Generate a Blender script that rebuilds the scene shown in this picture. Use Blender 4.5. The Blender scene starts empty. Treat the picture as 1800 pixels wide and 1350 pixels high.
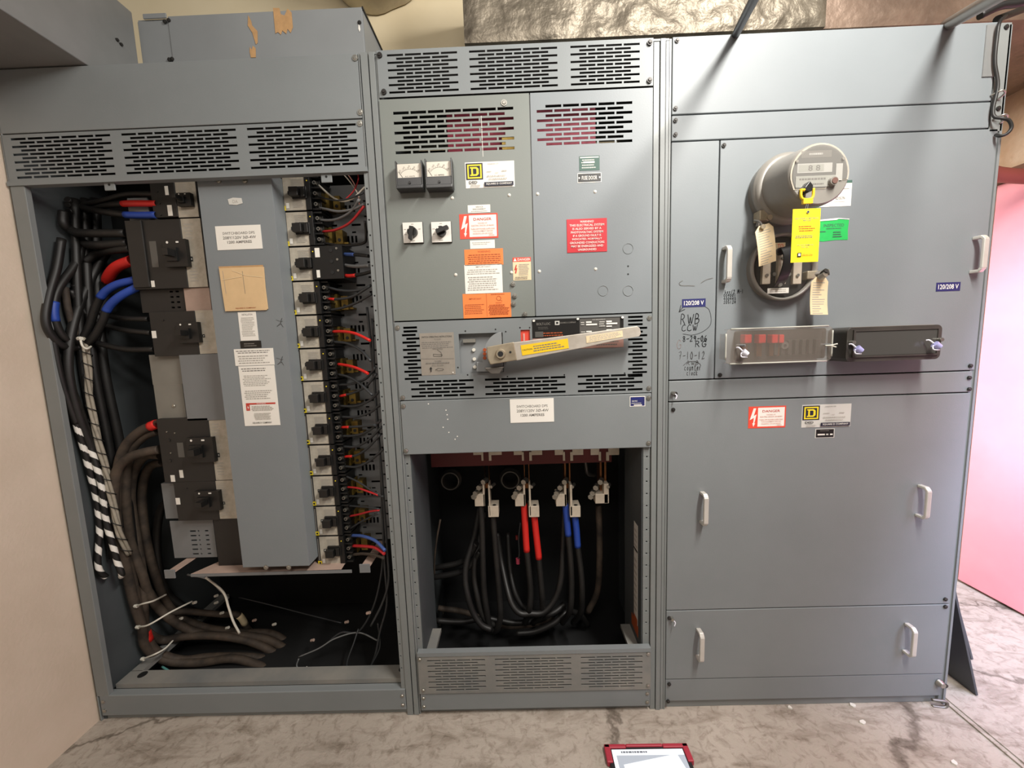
import bpy, bmesh, math, random
from mathutils import Vector, Matrix, noise
from mathutils.geometry import tessellate_polygon

# ------------------------------------------------------------------ camera, world, lights, exposure
SC = bpy.context.scene
COL = SC.collection
F, CX, CY = 670.0, 900.0, 675.0                 # focal length in pixels of the 1800x1350 frame
CAM_D, CAM_H = 1.2959087, 1.3946505             # distance to the switchboard front (Y=0), height above the pad
_d = Vector((210., 6065., F)).normalized()
_r = -Vector((-45900., 1318., F)); _r.normalize()
_r = (_r - _d * _r.dot(_d)).normalized()
_k = _r.cross(_d)

cam_data = bpy.data.cameras.new('camera')
cam_data.sensor_fit = 'HORIZONTAL'
cam_data.sensor_width = 36.0
cam_data.lens = F * 36.0 / 1800.0
cam_data.clip_start = 0.02
cam = bpy.data.objects.new('camera', cam_data)
COL.objects.link(cam)
_cr = Vector((_r[0], _k[0], -_d[0])); _cd = Vector((_r[1], _k[1], -_d[1])); _cf = Vector((_r[2], _k[2], -_d[2]))
m = Matrix.Identity(4)
for i in range(3):
    m[i][0] = _cr[i]; m[i][1] = -_cd[i]; m[i][2] = -_cf[i]
m[0][3], m[1][3], m[2][3] = 0.0, -CAM_D, CAM_H
cam.matrix_world = m
SC.camera = cam

world = bpy.data.worlds.new('room_air')
SC.world = world
world.use_nodes = True
world.node_tree.nodes['Background'].inputs[0].default_value = (1.0, 0.93, 0.85, 1)
world.node_tree.nodes['Background'].inputs[1].default_value = 0.2

SC.view_settings.view_transform = 'Standard'
SC.view_settings.look = 'None'
SC.view_settings.gamma = 1.0
SC.view_settings.use_curve_mapping = False
SC.view_settings.exposure = 0.0


def area(name, loc, target, sx, sy, power, color, spread=180):
    l = bpy.data.lights.new(name, 'AREA')
    l.shape = 'RECTANGLE'; l.size = sx; l.size_y = sy
    l.energy = power; l.color = color; l.spread = math.radians(spread)
    o = bpy.data.objects.new(name, l)
    o.location = loc
    o.rotation_euler = (Vector(target) - Vector(loc)).to_track_quat('-Z', 'Z').to_euler()
    COL.objects.link(o)
    return o


area('assumed_ceiling_tube', (0.98, -1.15, 2.92), (0.75, -0.35, 1.6), 0.16, 1.0, 76, (1.0, 0.96, 0.9))  # unseen tube, assumed from the slanting shadows on the right cabinet
area('assumed_aisle_tube', (-0.2, -2.3, 2.9), (-0.2, 0.0, 1.0), 1.2, 0.3, 22, (1.0, 0.92, 0.84))  # second tube assumed behind the camera, out of view
area('assumed_daylight_lamp', (1.95, -0.5, 1.35), (2.385, 0.45, 0.6), 0.45, 1.5, 36, (0.62, 0.72, 1.0), 125)  # unseen area lamp added for assumed daylight on the pink door; no doorway built

# ------------------------------------------------------------------ helpers
V = Vector


def ray(px, py):
    v = V((px - CX, py - CY, F))
    return V((_r.dot(v), _k.dot(v), -_d.dot(v)))


def P(px, py, Y=0.0):
    """point of the place seen at that photo pixel, on the upright plane at depth Y"""
    v = ray(px, py)
    t = (Y + CAM_D) / v[1]
    return V((v[0] * t, Y, CAM_H + v[2] * t))


def PZ(px, py, Z=0.0):
    v = ray(px, py)
    t = (Z - CAM_H) / v[2]
    return V((v[0] * t, -CAM_D + v[1] * t, Z))


def PX(px, py, X):
    v = ray(px, py)
    t = X / v[0]
    return V((X, -CAM_D + v[1] * t, CAM_H + v[2] * t))


def lin(h):
    h = h.lstrip('#')
    out = []
    for i in (0, 2, 4):
        c = int(h[i:i + 2], 16) / 255
        out.append(c / 12.92 if c <= 0.04045 else ((c + 0.055) / 1.055) ** 2.4)
    return (*out, 1.0)


MATS = {}


def mat(name, col, rough=0.5, metal=0.0, var=0.0, scale=6.0, col2=None, bump=0.0, bscale=60.0, emit=0.0, alpha=None,
        trans=0.0, spec=0.5, detail=4.0):
    m = bpy.data.materials.new(name)
    m.use_nodes = True
    nt = m.node_tree
    b = nt.nodes['Principled BSDF']
    c = lin(col)
    b.inputs['Base Color'].default_value = c
    b.inputs['Roughness'].default_value = rough
    b.inputs['Metallic'].default_value = metal
    b.inputs['Specular IOR Level'].default_value = spec
    tc = nt.nodes.new('ShaderNodeTexCoord')
    if var or col2:
        n = nt.nodes.new('ShaderNodeTexNoise')
        n.inputs['Scale'].default_value = scale
        n.inputs['Detail'].default_value = detail
        n.inputs['Roughness'].default_value = 0.6
        nt.links.new(tc.outputs['Object'], n.inputs['Vector'])
        r = nt.nodes.new('ShaderNodeValToRGB')
        r.color_ramp.elements[0].position = 0.32
        r.color_ramp.elements[1].position = 0.68
        c2 = lin(col2) if col2 else tuple(x * (1 - var) for x in c[:3]) + (1,)
        r.color_ramp.elements[0].color = c2
        r.color_ramp.elements[1].color = c
        nt.links.new(n.outputs['Fac'], r.inputs[0])
        nt.links.new(r.outputs[0], b.inputs['Base Color'])
    if bump:
        n2 = nt.nodes.new('ShaderNodeTexNoise')
        n2.inputs['Scale'].default_value = bscale
        n2.inputs['Detail'].default_value = 5.0
        nt.links.new(tc.outputs['Object'], n2.inputs['Vector'])
        bp = nt.nodes.new('ShaderNodeBump')
        bp.inputs['Strength'].default_value = bump
        bp.inputs['Distance'].default_value = 0.01
        nt.links.new(n2.outputs['Fac'], bp.inputs['Height'])
        nt.links.new(bp.outputs[0], b.inputs['Normal'])
    if emit:
        b.inputs['Emission Color'].default_value = c
        b.inputs['Emission Strength'].default_value = emit
    if alpha is not None:
        b.inputs['Alpha'].default_value = alpha
    if trans:
        b.inputs['Transmission Weight'].default_value = trans
    MATS[name] = m
    return m


mat('grey_paint', '#7f8485', 0.5, var=0.10, scale=2.2, bump=0.03, bscale=220)
mat('blue_grey_paint', '#7e8487', 0.5, var=0.09, scale=2.0, bump=0.03, bscale=220)
mat('green_grey_paint', '#7b807b', 0.42, var=0.08, scale=2.0, bump=0.03, bscale=220)
mat('post_paint', '#818584', 0.4, var=0.14, scale=3.0)
mat('dusty_paint', '#8a8780', 0.6, col2='#6f7170', scale=5.0)
mat('inner_paint', '#4d5254', 0.6, var=0.25, scale=3.0)
mat('inside_shade', '#101112', 0.8, var=0.3, scale=3.0)  # near-black colour stands in for the shade inside the grey cabinets
mat('box_paint', '#8e9192', 0.3, var=0.12, scale=2.5)
mat('gutter_paint', '#7f807f', 0.4, col2='#727372', scale=3.0, bump=0.05, bscale=40)
mat('plate_grey', '#77797a', 0.5, var=0.1)
mat('warm_plate', '#7d7a72', 0.5, var=0.12, scale=8)
mat('tan_metal', '#b39a8c', 0.5, var=0.2, scale=14)
mat('screw_metal', '#a9a79f', 0.35, 0.9)
mat('dark_screw', '#3b3937', 0.45, 0.6)
mat('white_plastic', '#dcd8cc', 0.45)
mat('aluminium', '#d6d2ca', 0.35, 0.35, var=0.1, scale=20)
mat('worn_aluminium', '#cfc8bd', 0.4, 0.3, col2='#b3aa9c', scale=14)
mat('cast_metal', '#a89c86', 0.5, 0.4, col2='#8f836e', scale=25)
mat('copper', '#8e5f3c', 0.35, 0.8, col2='#6b4427', scale=20)
mat('brass', '#98803f', 0.4, 0.7, col2='#6f5a28', scale=20)
mat('lug_metal', '#d6c9b6', 0.5, 0.25, var=0.15, scale=40)
mat('black_plastic', '#1b1a19', 0.38, var=0.2, scale=12)
mat('black_case', '#242220', 0.5, var=0.2, scale=9)
mat('terminal_black', '#121212', 0.4)
mat('cable_black', '#141313', 0.5, col2='#201e1c', scale=14)
mat('cable_dusty', '#54473b', 0.75, col2='#2a241f', scale=14)
mat('wire_grey', '#6b6c6c', 0.5)
mat('wire_dark', '#333537', 0.5)
mat('wire_white', '#d8d3c6', 0.5)
mat('laced_wire', '#a59c8c', 0.6, var=0.3, scale=30)
mat('button_brown', '#6b5048', 0.4)
mat('wire_red', '#b5262a', 0.45)
mat('tape_red', '#d2261f', 0.5)
mat('tape_blue', '#23449c', 0.5)
mat('wire_blue', '#3d5590', 0.5)
mat('wire_teal', '#55908c', 0.5)
mat('insulator_red', '#5e1411', 0.5, var=0.2)
mat('insulator_maroon', '#9c3348', 0.6, var=0.15)
mat('label_beige', '#b9b1a2', 0.6, col2='#a69d8d', scale=45)
mat('paper_white', '#e9e5dc', 0.6)
mat('paper_grey', '#c9c7c0', 0.6)
mat('paper_cream', '#e3cfa8', 0.65, var=0.06, scale=30)
mat('paper_brown', '#d9b98c', 0.55, var=0.10, scale=18)
mat('tape_brown', '#c49a6a', 0.6, var=0.2, scale=40)
mat('ink_black', '#161616', 0.6)
mat('ink_navy', '#1b1d2e', 0.6)
mat('ink_grey', '#77736d', 0.7)
mat('ink_light', '#a8a39a', 0.7)
mat('ink_red', '#c23a2c', 0.6)
mat('ink_pink', '#d59a8e', 0.6)
mat('ink_rust', '#a34a1c', 0.6)
mat('marker_black', '#1a1d20', 0.6)
mat('marker_grey', '#4e4d4c', 0.6)
mat('marker_faint', '#8d7e7b', 0.6)
mat('sign_red', '#e24a35', 0.55)
mat('placard_red', '#c4202c', 0.45)
mat('orange', '#f08440', 0.6, var=0.06, scale=30)
mat('yellow', '#f4dc1f', 0.5)
mat('caution_yellow', '#edc51c', 0.5)
mat('logo_yellow', '#ead229', 0.5)
mat('green_sticker', '#25b656', 0.55, var=0.1, scale=60)
mat('dark_green', '#3c5a50', 0.6)
mat('navy', '#25285f', 0.5)
mat('royal', '#22308f', 0.5)
mat('engraved_black', '#191715', 0.35)
mat('etched_grey', '#55534f', 0.4)
mat('plate_silver', '#a79f94', 0.42, 0.35, var=0.12, scale=30)
mat('plate_pink', '#b48c80', 0.5, 0.1, var=0.1, scale=30)
mat('meter_scale', '#ddd6c8', 0.5)
mat('meter_lower', '#3a3b3c', 0.35)
mat('meter_cover', '#8b8780', 0.35, var=0.12, scale=12)
mat('meter_dial', '#6d6b66', 0.5)
mat('lcd', '#b4b4aa', 0.4)
mat('zip_white', '#d9d5c8', 0.45)
mat('seal_clear', '#dcdce6', 0.2)
mat('seal_violet', '#a9a8d8', 0.3)
mat('wood_red', '#7e3b2f', 0.7, var=0.2)
mat('case_red', '#a83040', 0.5)
mat('case_black', '#1d1d20', 0.5)
mat('screen_grey', '#a9b2bd', 0.2, emit=0.35)
mat('screen_light', '#d3d8dd', 0.2, emit=0.55)
mat('screen_white', '#f3f4f6', 0.2, emit=0.6)
mat('screen_dark', '#6f757e', 0.2, emit=0.2)
mat('screen_yellow', '#d2c030', 0.2, emit=0.3)
mat('box_black', '#45413c', 0.4, col2='#393632', scale=10)
mat('box_dust', '#a1968a', 0.8)
mat('smoke_window', '#4a4845', 0.15)
mat('sheet_dark', '#4b4f53', 0.5, var=0.2)
mat('foil', '#867d6e', 0.48, 0.55, col2='#5b5347', scale=9, bump=0.8, bscale=30)
mat('foil_brown', '#8d7868', 0.5, 0.4, col2='#6d5b4e', scale=7, bump=0.6, bscale=24)
mat('foil_cream', '#c9bda2', 0.45, 0.15, col2='#a89b82', scale=5, bump=0.4, bscale=20)
mat('conduit_grey', '#8b867f', 0.4, 0.6, var=0.2, scale=10)
mat('conduit_dark', '#45474a', 0.45, 0.3)
mat('cream_wall', '#d6c6b3', 0.8, col2='#cdbca8', scale=4, bump=0.12, bscale=90)
mat('back_cream', '#f3e4c2', 0.8, col2='#ecdcb8', scale=3)
mat('tan_block', '#e8d2b8', 0.85, col2='#d6b798', scale=8, bump=0.3, bscale=40)
mat('salmon_door', '#f3a9b2', 0.3, col2='#f19da6', scale=2)
mat('lintel_brown', '#7d5b49', 0.8, col2='#6b4b3c', scale=6)
mat('white_chip', '#d8d4ca', 0.7)


def glass(name, tint, a, rough=0.12):
    """dusty clear plastic: a mix of a see-through and a glossy, faintly diffuse film"""
    m = bpy.data.materials.new(name); m.use_nodes = True
    nt = m.node_tree; nt.nodes.clear()
    out = nt.nodes.new('ShaderNodeOutputMaterial')
    tr = nt.nodes.new('ShaderNodeBsdfTransparent')
    pb = nt.nodes.new('ShaderNodeBsdfPrincipled')
    pb.inputs['Base Color'].default_value = lin(tint); pb.inputs['Roughness'].default_value = rough
    mx = nt.nodes.new('ShaderNodeMixShader')
    mx.inputs[0].default_value = a
    nt.links.new(tr.outputs[0], mx.inputs[1]); nt.links.new(pb.outputs[0], mx.inputs[2])
    nt.links.new(mx.outputs[0], out.inputs[0])
    MATS[name] = m


glass('clear_cover', '#9b9187', 0.2, 0.2)
glass('clear_dome', '#b0aaa0', 0.07, 0.08)
glass('meter_window', '#8f8d88', 0.35, 0.1)


def concrete():
    m = bpy.data.materials.new('concrete'); m.use_nodes = True
    nt = m.node_tree; b = nt.nodes['Principled BSDF']; b.inputs['Roughness'].default_value = 0.85
    tc = nt.nodes.new('ShaderNodeTexCoord')

    def nz(scale, det, dist=0.0, stretch=None):
        n = nt.nodes.new('ShaderNodeTexNoise'); n.inputs['Scale'].default_value = scale
        n.inputs['Detail'].default_value = det; n.inputs['Distortion'].default_value = dist
        n.inputs['Roughness'].default_value = 0.65
        if stretch:
            mp = nt.nodes.new('ShaderNodeMapping'); mp.inputs['Scale'].default_value = stretch
            mp.inputs['Rotation'].default_value = (0, 0, 0.6)
            nt.links.new(tc.outputs['Object'], mp.inputs[0]); nt.links.new(mp.outputs[0], n.inputs['Vector'])
        else:
            nt.links.new(tc.outputs['Object'], n.inputs['Vector'])
        return n

    def ramp(src, p0, c0, p1, c1):
        r = nt.nodes.new('ShaderNodeValToRGB')
        r.color_ramp.elements[0].position = p0; r.color_ramp.elements[0].color = lin(c0)
        r.color_ramp.elements[1].position = p1; r.color_ramp.elements[1].color = lin(c1)
        nt.links.new(src, r.inputs[0]); return r

    def mixc(kind, fac, a, c):
        x = nt.nodes.new('ShaderNodeMix'); x.data_type = 'RGBA'; x.blend_type = kind
        x.inputs[0].default_value = fac
        nt.links.new(a, x.inputs[6]); nt.links.new(c, x.inputs[7]); return x.outputs[2]
    base = ramp(nz(2.2, 8, 0.3).outputs['Fac'], 0.3, '#a0968a', 0.7, '#b3a99d')
    streak = ramp(nz(5.0, 6, 0.6, (1.0, 3.2, 1.0)).outputs['Fac'], 0.3, '#b9b1a8', 0.5, '#ffffff')
    speck = ramp(nz(30.0, 8, 0.8).outputs['Fac'], 0.3, '#bdb6ae', 0.5, '#ffffff')
    pale = ramp(nz(11.0, 8, 0.3).outputs['Fac'], 0.62, '#000000', 0.78, '#8f887c')
    c = mixc('MULTIPLY', 0.85, base.outputs[0], streak.outputs[0])
    c = mixc('MULTIPLY', 0.8, c, speck.outputs[0])
    c = mixc('SCREEN', 0.6, c, pale.outputs[0])
    v = nt.nodes.new('ShaderNodeTexVoronoi'); v.feature = 'DISTANCE_TO_EDGE'; v.inputs['Scale'].default_value = 0.75
    mp = nt.nodes.new('ShaderNodeMapping'); mp.inputs['Scale'].default_value = (0.7, 1.6, 1)
    wv = nz(7.0, 4)
    va = nt.nodes.new('ShaderNodeVectorMath'); va.operation = 'MULTIPLY_ADD'
    va.inputs[1].default_value = (0.22, 0.22, 0.0)
    nt.links.new(wv.outputs['Color'], va.inputs[0]); nt.links.new(tc.outputs['Object'], va.inputs[2])
    nt.links.new(va.outputs[0], mp.inputs[0]); nt.links.new(mp.outputs[0], v.inputs['Vector'])
    crack = ramp(v.outputs['Distance'], 0.002, '#7d746a', 0.009, '#ffffff')
    c = mixc('MULTIPLY', 0.75, c, crack.outputs[0])
    nt.links.new(c, b.inputs['Base Color'])
    bp = nt.nodes.new('ShaderNodeBump'); bp.inputs['Strength'].default_value = 0.6; bp.inputs['Distance'].default_value = 0.01
    nt.links.new(nz(22.0, 8, 0.4).outputs['Fac'], bp.inputs['Height']); nt.links.new(bp.outputs[0], b.inputs['Normal'])
    MATS['concrete'] = m


concrete()


class MB:
    """collects faces of one part, then links them as one mesh object"""

    def __init__(s):
        s.v, s.f, s.m, s.mats, s.sm = [], [], [], [], []

    def mi(s, name):
        if name not in s.mats:
            s.mats.append(name)
        return s.mats.index(name)

    def face(s, pts, mt, smooth=False):
        n = len(s.v)
        s.v.extend([tuple(p) for p in pts])
        s.f.append(tuple(range(n, n + len(pts)))); s.m.append(s.mi(mt)); s.sm.append(smooth)

    def raw(s, verts, faces, mt, smooth=False):
        n = len(s.v); k = s.mi(mt)
        s.v.extend([tuple(p) for p in verts])
        for f in faces:
            s.f.append(tuple(n + i for i in f)); s.m.append(k); s.sm.append(smooth)

    def box(s, x0, x1, y0, y1, z0, z1, mt):
        p = [(x, y, z) for x in (x0, x1) for y in (y0, y1) for z in (z0, z1)]
        s.raw(p, [(0, 1, 3, 2), (4, 6, 7, 5), (0, 4, 5, 1), (2, 3, 7, 6), (0, 2, 6, 4), (1, 5, 7, 3)], mt)
        return s

    def hexa(s, a, b, mt):
        """a, b: two quads (lists of 4 points) joined into a solid"""
        s.raw(list(a) + list(b), [(3, 2, 1, 0), (4, 5, 6, 7), (0, 1, 5, 4), (1, 2, 6, 5), (2, 3, 7, 6), (3, 0, 4, 7)], mt)
        return s

    def prism(s, poly, y0, y1, mt):
        """poly in (x, z); front at y0, back at y1"""
        n = len(poly)
        vs = [(x, y0, z) for x, z in poly] + [(x, y1, z) for x, z in poly]
        tri = tessellate_polygon([[V((x, z, 0)) for x, z in poly]])
        fs = [tuple(t) for t in tri] + [tuple(n + i for i in reversed(t)) for t in tri]
        fs += [(i, (i + 1) % n, n + (i + 1) % n, n + i) for i in range(n)]
        s.raw(vs, fs, mt)
        return s

    def cyl(s, p0, p1, r0, mt, r1=None, seg=16, cap=True, smooth=True):
        p0, p1 = V(p0), V(p1); r1 = r0 if r1 is None else r1
        ax = (p1 - p0).normalized()
        a = ax.orthogonal().normalized(); b = ax.cross(a)
        vs = []
        for p, r in ((p0, r0), (p1, r1)):
            for i in range(seg):
                t = 2 * math.pi * i / seg
                vs.append(p + (a * math.cos(t) + b * math.sin(t)) * r)
        s.raw(vs, [(i, (i + 1) % seg, seg + (i + 1) % seg, seg + i) for i in range(seg)], mt, smooth)
        if cap:
            s.face(list(reversed(vs[:seg])), mt); s.face(vs[seg:], mt)
        return s

    def lathe(s, c, ax, prof, mt, seg=40, a0=0.0, a1=2 * math.pi):
        """prof: (distance along ax, radius)"""
        c = V(c); ax = V(ax).normalized(); a = V((0, 0, 1)) if abs(ax.z) < .9 else V((1, 0, 0))
        b = ax.cross(a); vs = []
        for d, r in prof:
            for i in range(seg):
                t = a0 + (a1 - a0) * i / seg
                vs.append(c + ax * d + (a * math.cos(t) + b * math.sin(t)) * r)
        fs = []
        for j in range(len(prof) - 1):
            for i in range(seg):
                i2 = (i + 1) % seg
                fs.append((j * seg + i, j * seg + i2, (j + 1) * seg + i2, (j + 1) * seg + i))
        s.raw(vs, fs, mt, True)
        return s

    def tube(s, pts, r, mt, seg=9, sub=7, t0=0.0, t1=1.0, stripe=None):
        path = smooth_path(pts, sub)
        n = len(path)
        i0, i1 = int(t0 * (n - 1)), max(int(t0 * (n - 1)) + 1, int(math.ceil(t1 * (n - 1))))
        path = path[i0:i1 + 1]
        n = len(path)
        tan = [(path[min(i + 1, n - 1)] - path[max(i - 1, 0)]).normalized() for i in range(n)]
        nor = tan[0].orthogonal().normalized(); vs = []; ln = 0.0; along = []
        for i in range(n):
            nor = (nor - tan[i] * nor.dot(tan[i])).normalized(); bi = tan[i].cross(nor)
            rr = r[0] + (r[1] - r[0]) * i / (n - 1) if isinstance(r, tuple) else r
            if i: ln += (path[i] - path[i - 1]).length
            along.append(ln)
            for k in range(seg):
                t = 2 * math.pi * k / seg
                vs.append(path[i] + (nor * math.cos(t) + bi * math.sin(t)) * rr)
        k0 = len(s.v); s.v.extend([tuple(v) for v in vs])
        for i in range(n - 1):
            for k in range(seg):
                mt_ = mt
                if stripe:
                    ph = (along[i] / stripe[1] + k / seg) % 1.0
                    if ph < stripe[2]: mt_ = stripe[0]
                s.f.append((k0 + i * seg + k, k0 + i * seg + (k + 1) % seg, k0 + (i + 1) * seg + (k + 1) % seg, k0 + (i + 1) * seg + k))
                s.m.append(s.mi(mt_)); s.sm.append(True)
        s.f.append(tuple(k0 + k for k in reversed(range(seg)))); s.m.append(s.mi(mt)); s.sm.append(False)
        s.f.append(tuple(k0 + (n - 1) * seg + k for k in range(seg))); s.m.append(s.mi(mt)); s.sm.append(False)
        return s

    def build(s, name, parent=None, bevel=0.0, seg=2, label=None, local=False):
        me = bpy.data.meshes.new(name)
        me.from_pydata(s.v, [], s.f)
        for n in s.mats: me.materials.append(MATS[n])
        me.polygons.foreach_set('material_index', s.m)
        me.polygons.foreach_set('use_smooth', s.sm)
        me.update()
        bm = bmesh.new(); bm.from_mesh(me); bmesh.ops.recalc_face_normals(bm, faces=bm.faces); bm.to_mesh(me); bm.free()
        o = bpy.data.objects.new(name, me)
        COL.objects.link(o)
        if parent:
            o.parent = parent
            if not local:
                o.matrix_parent_inverse = Matrix.Translation(-wloc(parent))
        if bevel:
            b = o.modifiers.new('bevel', 'BEVEL'); b.width = bevel; b.segments = seg; b.limit_method = 'ANGLE'
            b.angle_limit = math.radians(50)
        if label: o['label'] = label
        return o


def wloc(o):
    return V(o['base']) if 'base' in o.keys() else V((0, 0, 0))


def smooth_path(pts, sub=7):
    p = [V(q) for q in pts]
    if len(p) == 2: return [p[0].lerp(p[1], i / sub) for i in range(sub + 1)]
    out = []
    for i in range(len(p) - 1):
        a = p[i - 1] if i else p[0] * 2 - p[1]
        b, c = p[i], p[i + 1]
        d = p[i + 2] if i + 2 < len(p) else p[-1] * 2 - p[-2]
        for k in range(sub):
            t = k / sub
            out.append(0.5 * ((2 * b) + (c - a) * t + (2 * a - 5 * b + 4 * c - d) * t * t + (3 * b - a - 3 * c + d) * t ** 3))
    out.append(p[-1])
    return out


def tag(o, label, cat, group=None, kind=None):
    o['label'] = label; o['category'] = cat
    if group: o['group'] = group
    if kind: o['kind'] = kind
    return o


def thing(name, label, cat, loc, group=None):
    o = bpy.data.objects.new(name, None)
    o.empty_display_size = 0.05
    o.location = loc; o['base'] = list(loc)
    COL.objects.link(o)
    return tag(o, label, cat, group)


def struct(mb, name, **k):
    o = mb.build(name, **k); o['kind'] = 'structure'; return o


# ---- writing
_TXT = {}


def text_mesh(s):
    if s in _TXT: return _TXT[s]
    cu = bpy.data.curves.new('lettering', 'FONT')
    cu.body = s; cu.size = 1.0; cu.resolution_u = 2; cu.offset = 0.010
    ob = bpy.data.objects.new('lettering', cu)
    COL.objects.link(ob)
    dg = bpy.context.evaluated_depsgraph_get()
    me = ob.evaluated_get(dg).to_mesh()
    vs = [(v.co.x, v.co.y) for v in me.vertices]; fs = [tuple(p.vertices) for p in me.polygons]
    ob.evaluated_get(dg).to_mesh_clear()
    bpy.data.objects.remove(ob); bpy.data.curves.remove(cu)
    x0, x1 = min(v[0] for v in vs), max(v[0] for v in vs); y0, y1 = min(v[1] for v in vs), max(v[1] for v in vs)
    vs = [((a - x0) / max(x1 - x0, 1e-6), (y1 - b) / max(y1 - y0, 1e-6)) for a, b in vs]
    _TXT[s] = (vs, fs); return _TXT[s]


def quad(tl, br, Y=0.0):
    a, c = P(*tl, Y), P(*br, Y)
    return [a, V((c.x, Y, a.z)), c, V((a.x, Y, c.z))]


def rquad(tl, br, Y, deg):
    q = quad(tl, br, Y); ce = (q[0] + q[2]) / 2
    R = Matrix.Rotation(math.radians(deg), 3, 'Y')
    return [ce + R @ (p - ce) for p in q]


def sticker(name, q, base, elems=(), parent=None, th=0.0008, label=None, outline=None):
    """flat printed thing on the quad q (TL, TR, BR, BL); elems are laid out in u (right), v (down) of 0..1"""
    mb = MB()
    n = (q[3] - q[0]).cross(q[1] - q[0]).normalized()
    rnd = random.Random(name + str(round(q[0].x, 3)))

    def at(u, v, h=0.0):
        return (q[0] * (1 - u) * (1 - v) + q[1] * u * (1 - v) + q[2] * u * v + q[3] * (1 - u) * v) + n * h
    if base:
        if outline:
            tri = tessellate_polygon([[V((u, v, 0)) for u, v in outline]]); k = len(outline)
            mb.raw([at(u, v, th) for u, v in outline] + [at(u, v, 0) for u, v in outline],
                   [tuple(t) for t in tri] + [(i, (i + 1) % k, k + (i + 1) % k, k + i) for i in range(k)], base)
        else:
            mb.hexa([at(0, 0, th), at(1, 0, th), at(1, 1, th), at(0, 1, th)], [at(0, 0), at(1, 0), at(1, 1), at(0, 1)], base)
    h = th if base else 0.0
    for e in elems:
        h += 0.00022
        k = e[0]
        if k == 'r':
            _, u0, v0, u1, v1, m_ = e
            mb.face([at(u0, v0, h), at(u1, v0, h), at(u1, v1, h), at(u0, v1, h)], m_)
        elif k == 'p':
            pts = e[1]; tri = tessellate_polygon([[V((u, v, 0)) for u, v in pts]])
            mb.raw([at(u, v, h) for u, v in pts], [tuple(t) for t in tri], e[2])
        elif k == 't':
            _, s_, u0, v0, u1, v1, m_ = e
            vs, fs = text_mesh(s_)
            mb.raw([at(u0 + (u1 - u0) * a, v0 + (v1 - v0) * b, h) for a, b in vs], fs, m_)
        elif k == 'l':
            _, u0, v0, u1, v1, cnt, m_ = e
            pitch = (v1 - v0) / cnt
            for i in range(cnt):
                u = u0 + (u1 - u0) * rnd.uniform(0, .06); end = u1 - (u1 - u0) * rnd.uniform(0, .25)
                while u < end:
                    w = (u1 - u0) * rnd.uniform(.03, .11); w = min(w, end - u)
                    a, b = v0 + pitch * (i + .25), v0 + pitch * (i + .68)
                    mb.face([at(u, a, h), at(u + w, a, h), at(u + w, b, h), at(u, b, h)], m_)
                    u += w + (u1 - u0) * .018
        elif k == 'c':
            _, u, v, ru, rv, m_ = e
            mb.face([at(u + ru * math.cos(t * math.pi / 12), v + rv * math.sin(t * math.pi / 12), h) for t in range(24)], m_)
        elif k == 's':                                   # pen stroke: list of (u, v), width in metres
            _, pts, w, m_ = e
            pp = [at(u, v, h) for u, v in pts]
            for a, b in zip(pp[:-1], pp[1:]):
                d_ = (b - a)
                if d_.length < 1e-6: continue
                d_.normalize(); s_ = n.cross(d_) * (w / 2); d_ = d_ * (w * .35)
                mb.face([a - s_ - d_, b - s_ + d_, b + s_ + d_, a + s_ - d_], m_)
    return mb.build(name, parent, label=label)


def perforated(x0, x1, z0, z1, holes, mt, y0=0.0, y1=0.003, mb=None):
    """sheet with real rectangular holes (u0, v0, u1, v1 in metres: x0, z0, x1, z1)"""
    mb = mb or MB()
    zs = sorted({round(z, 5) for h in holes for z in (h[1], h[3])} | {z0, z1})
    for a, b in zip(zs[:-1], zs[1:]):
        if b - a < 1e-5: continue
        mid = (a + b) / 2
        cut = sorted((h[0], h[2]) for h in holes if h[1] < mid < h[3])
        x = x0
        for c0, c1 in cut:
            if c0 > x: mb.box(x, c0, y0, y1, a, b, mt)
            x = max(x, c1)
        if x < x1: mb.box(x, x1, y0, y1, a, b, mt)
    return mb


def slots(groups, rows, z0, z1, hfrac=0.5):
    """groups: (x0, x1, n) of full rows; every other row has n-1 slots set in by half a pitch"""
    out = []; pitch = (z1 - z0) / rows
    for i in range(rows):
        zc = z1 - pitch * (i + .5); hh = pitch * hfrac / 2
        for gx0, gx1, n in groups:
            p = (gx1 - gx0) / (n - 0.1); w = p * 0.9
            k, off = (n, 0) if i % 2 == 0 else (n - 1, p / 2)
            for j in range(k):
                out.append((gx0 + off + j * p, zc - hh, gx0 + off + j * p + w, zc + hh))
    return out


def screw(p, parent, r=0.006, mt='screw_metal', h=0.004, name='screw'):
    mb = MB(); p = V(p)
    mb.cyl(p, p + V((0, -h * .6, 0)), r * 1.35, mt, seg=14)
    mb.cyl(p + V((0, -h * .6, 0)), p + V((0, -h, 0)), r, mt, r1=r * .7, seg=6, smooth=False)
    return mb.build(name, parent)


def panel(name, x0, x1, z0, z1, parent, mt='grey_paint', y0=0.0, y1=0.016, bevel=0.0022, label=None):
    return MB().box(x0, x1, y0, y1, z0, z1, mt).build(name, parent, bevel=bevel, label=label)


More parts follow.
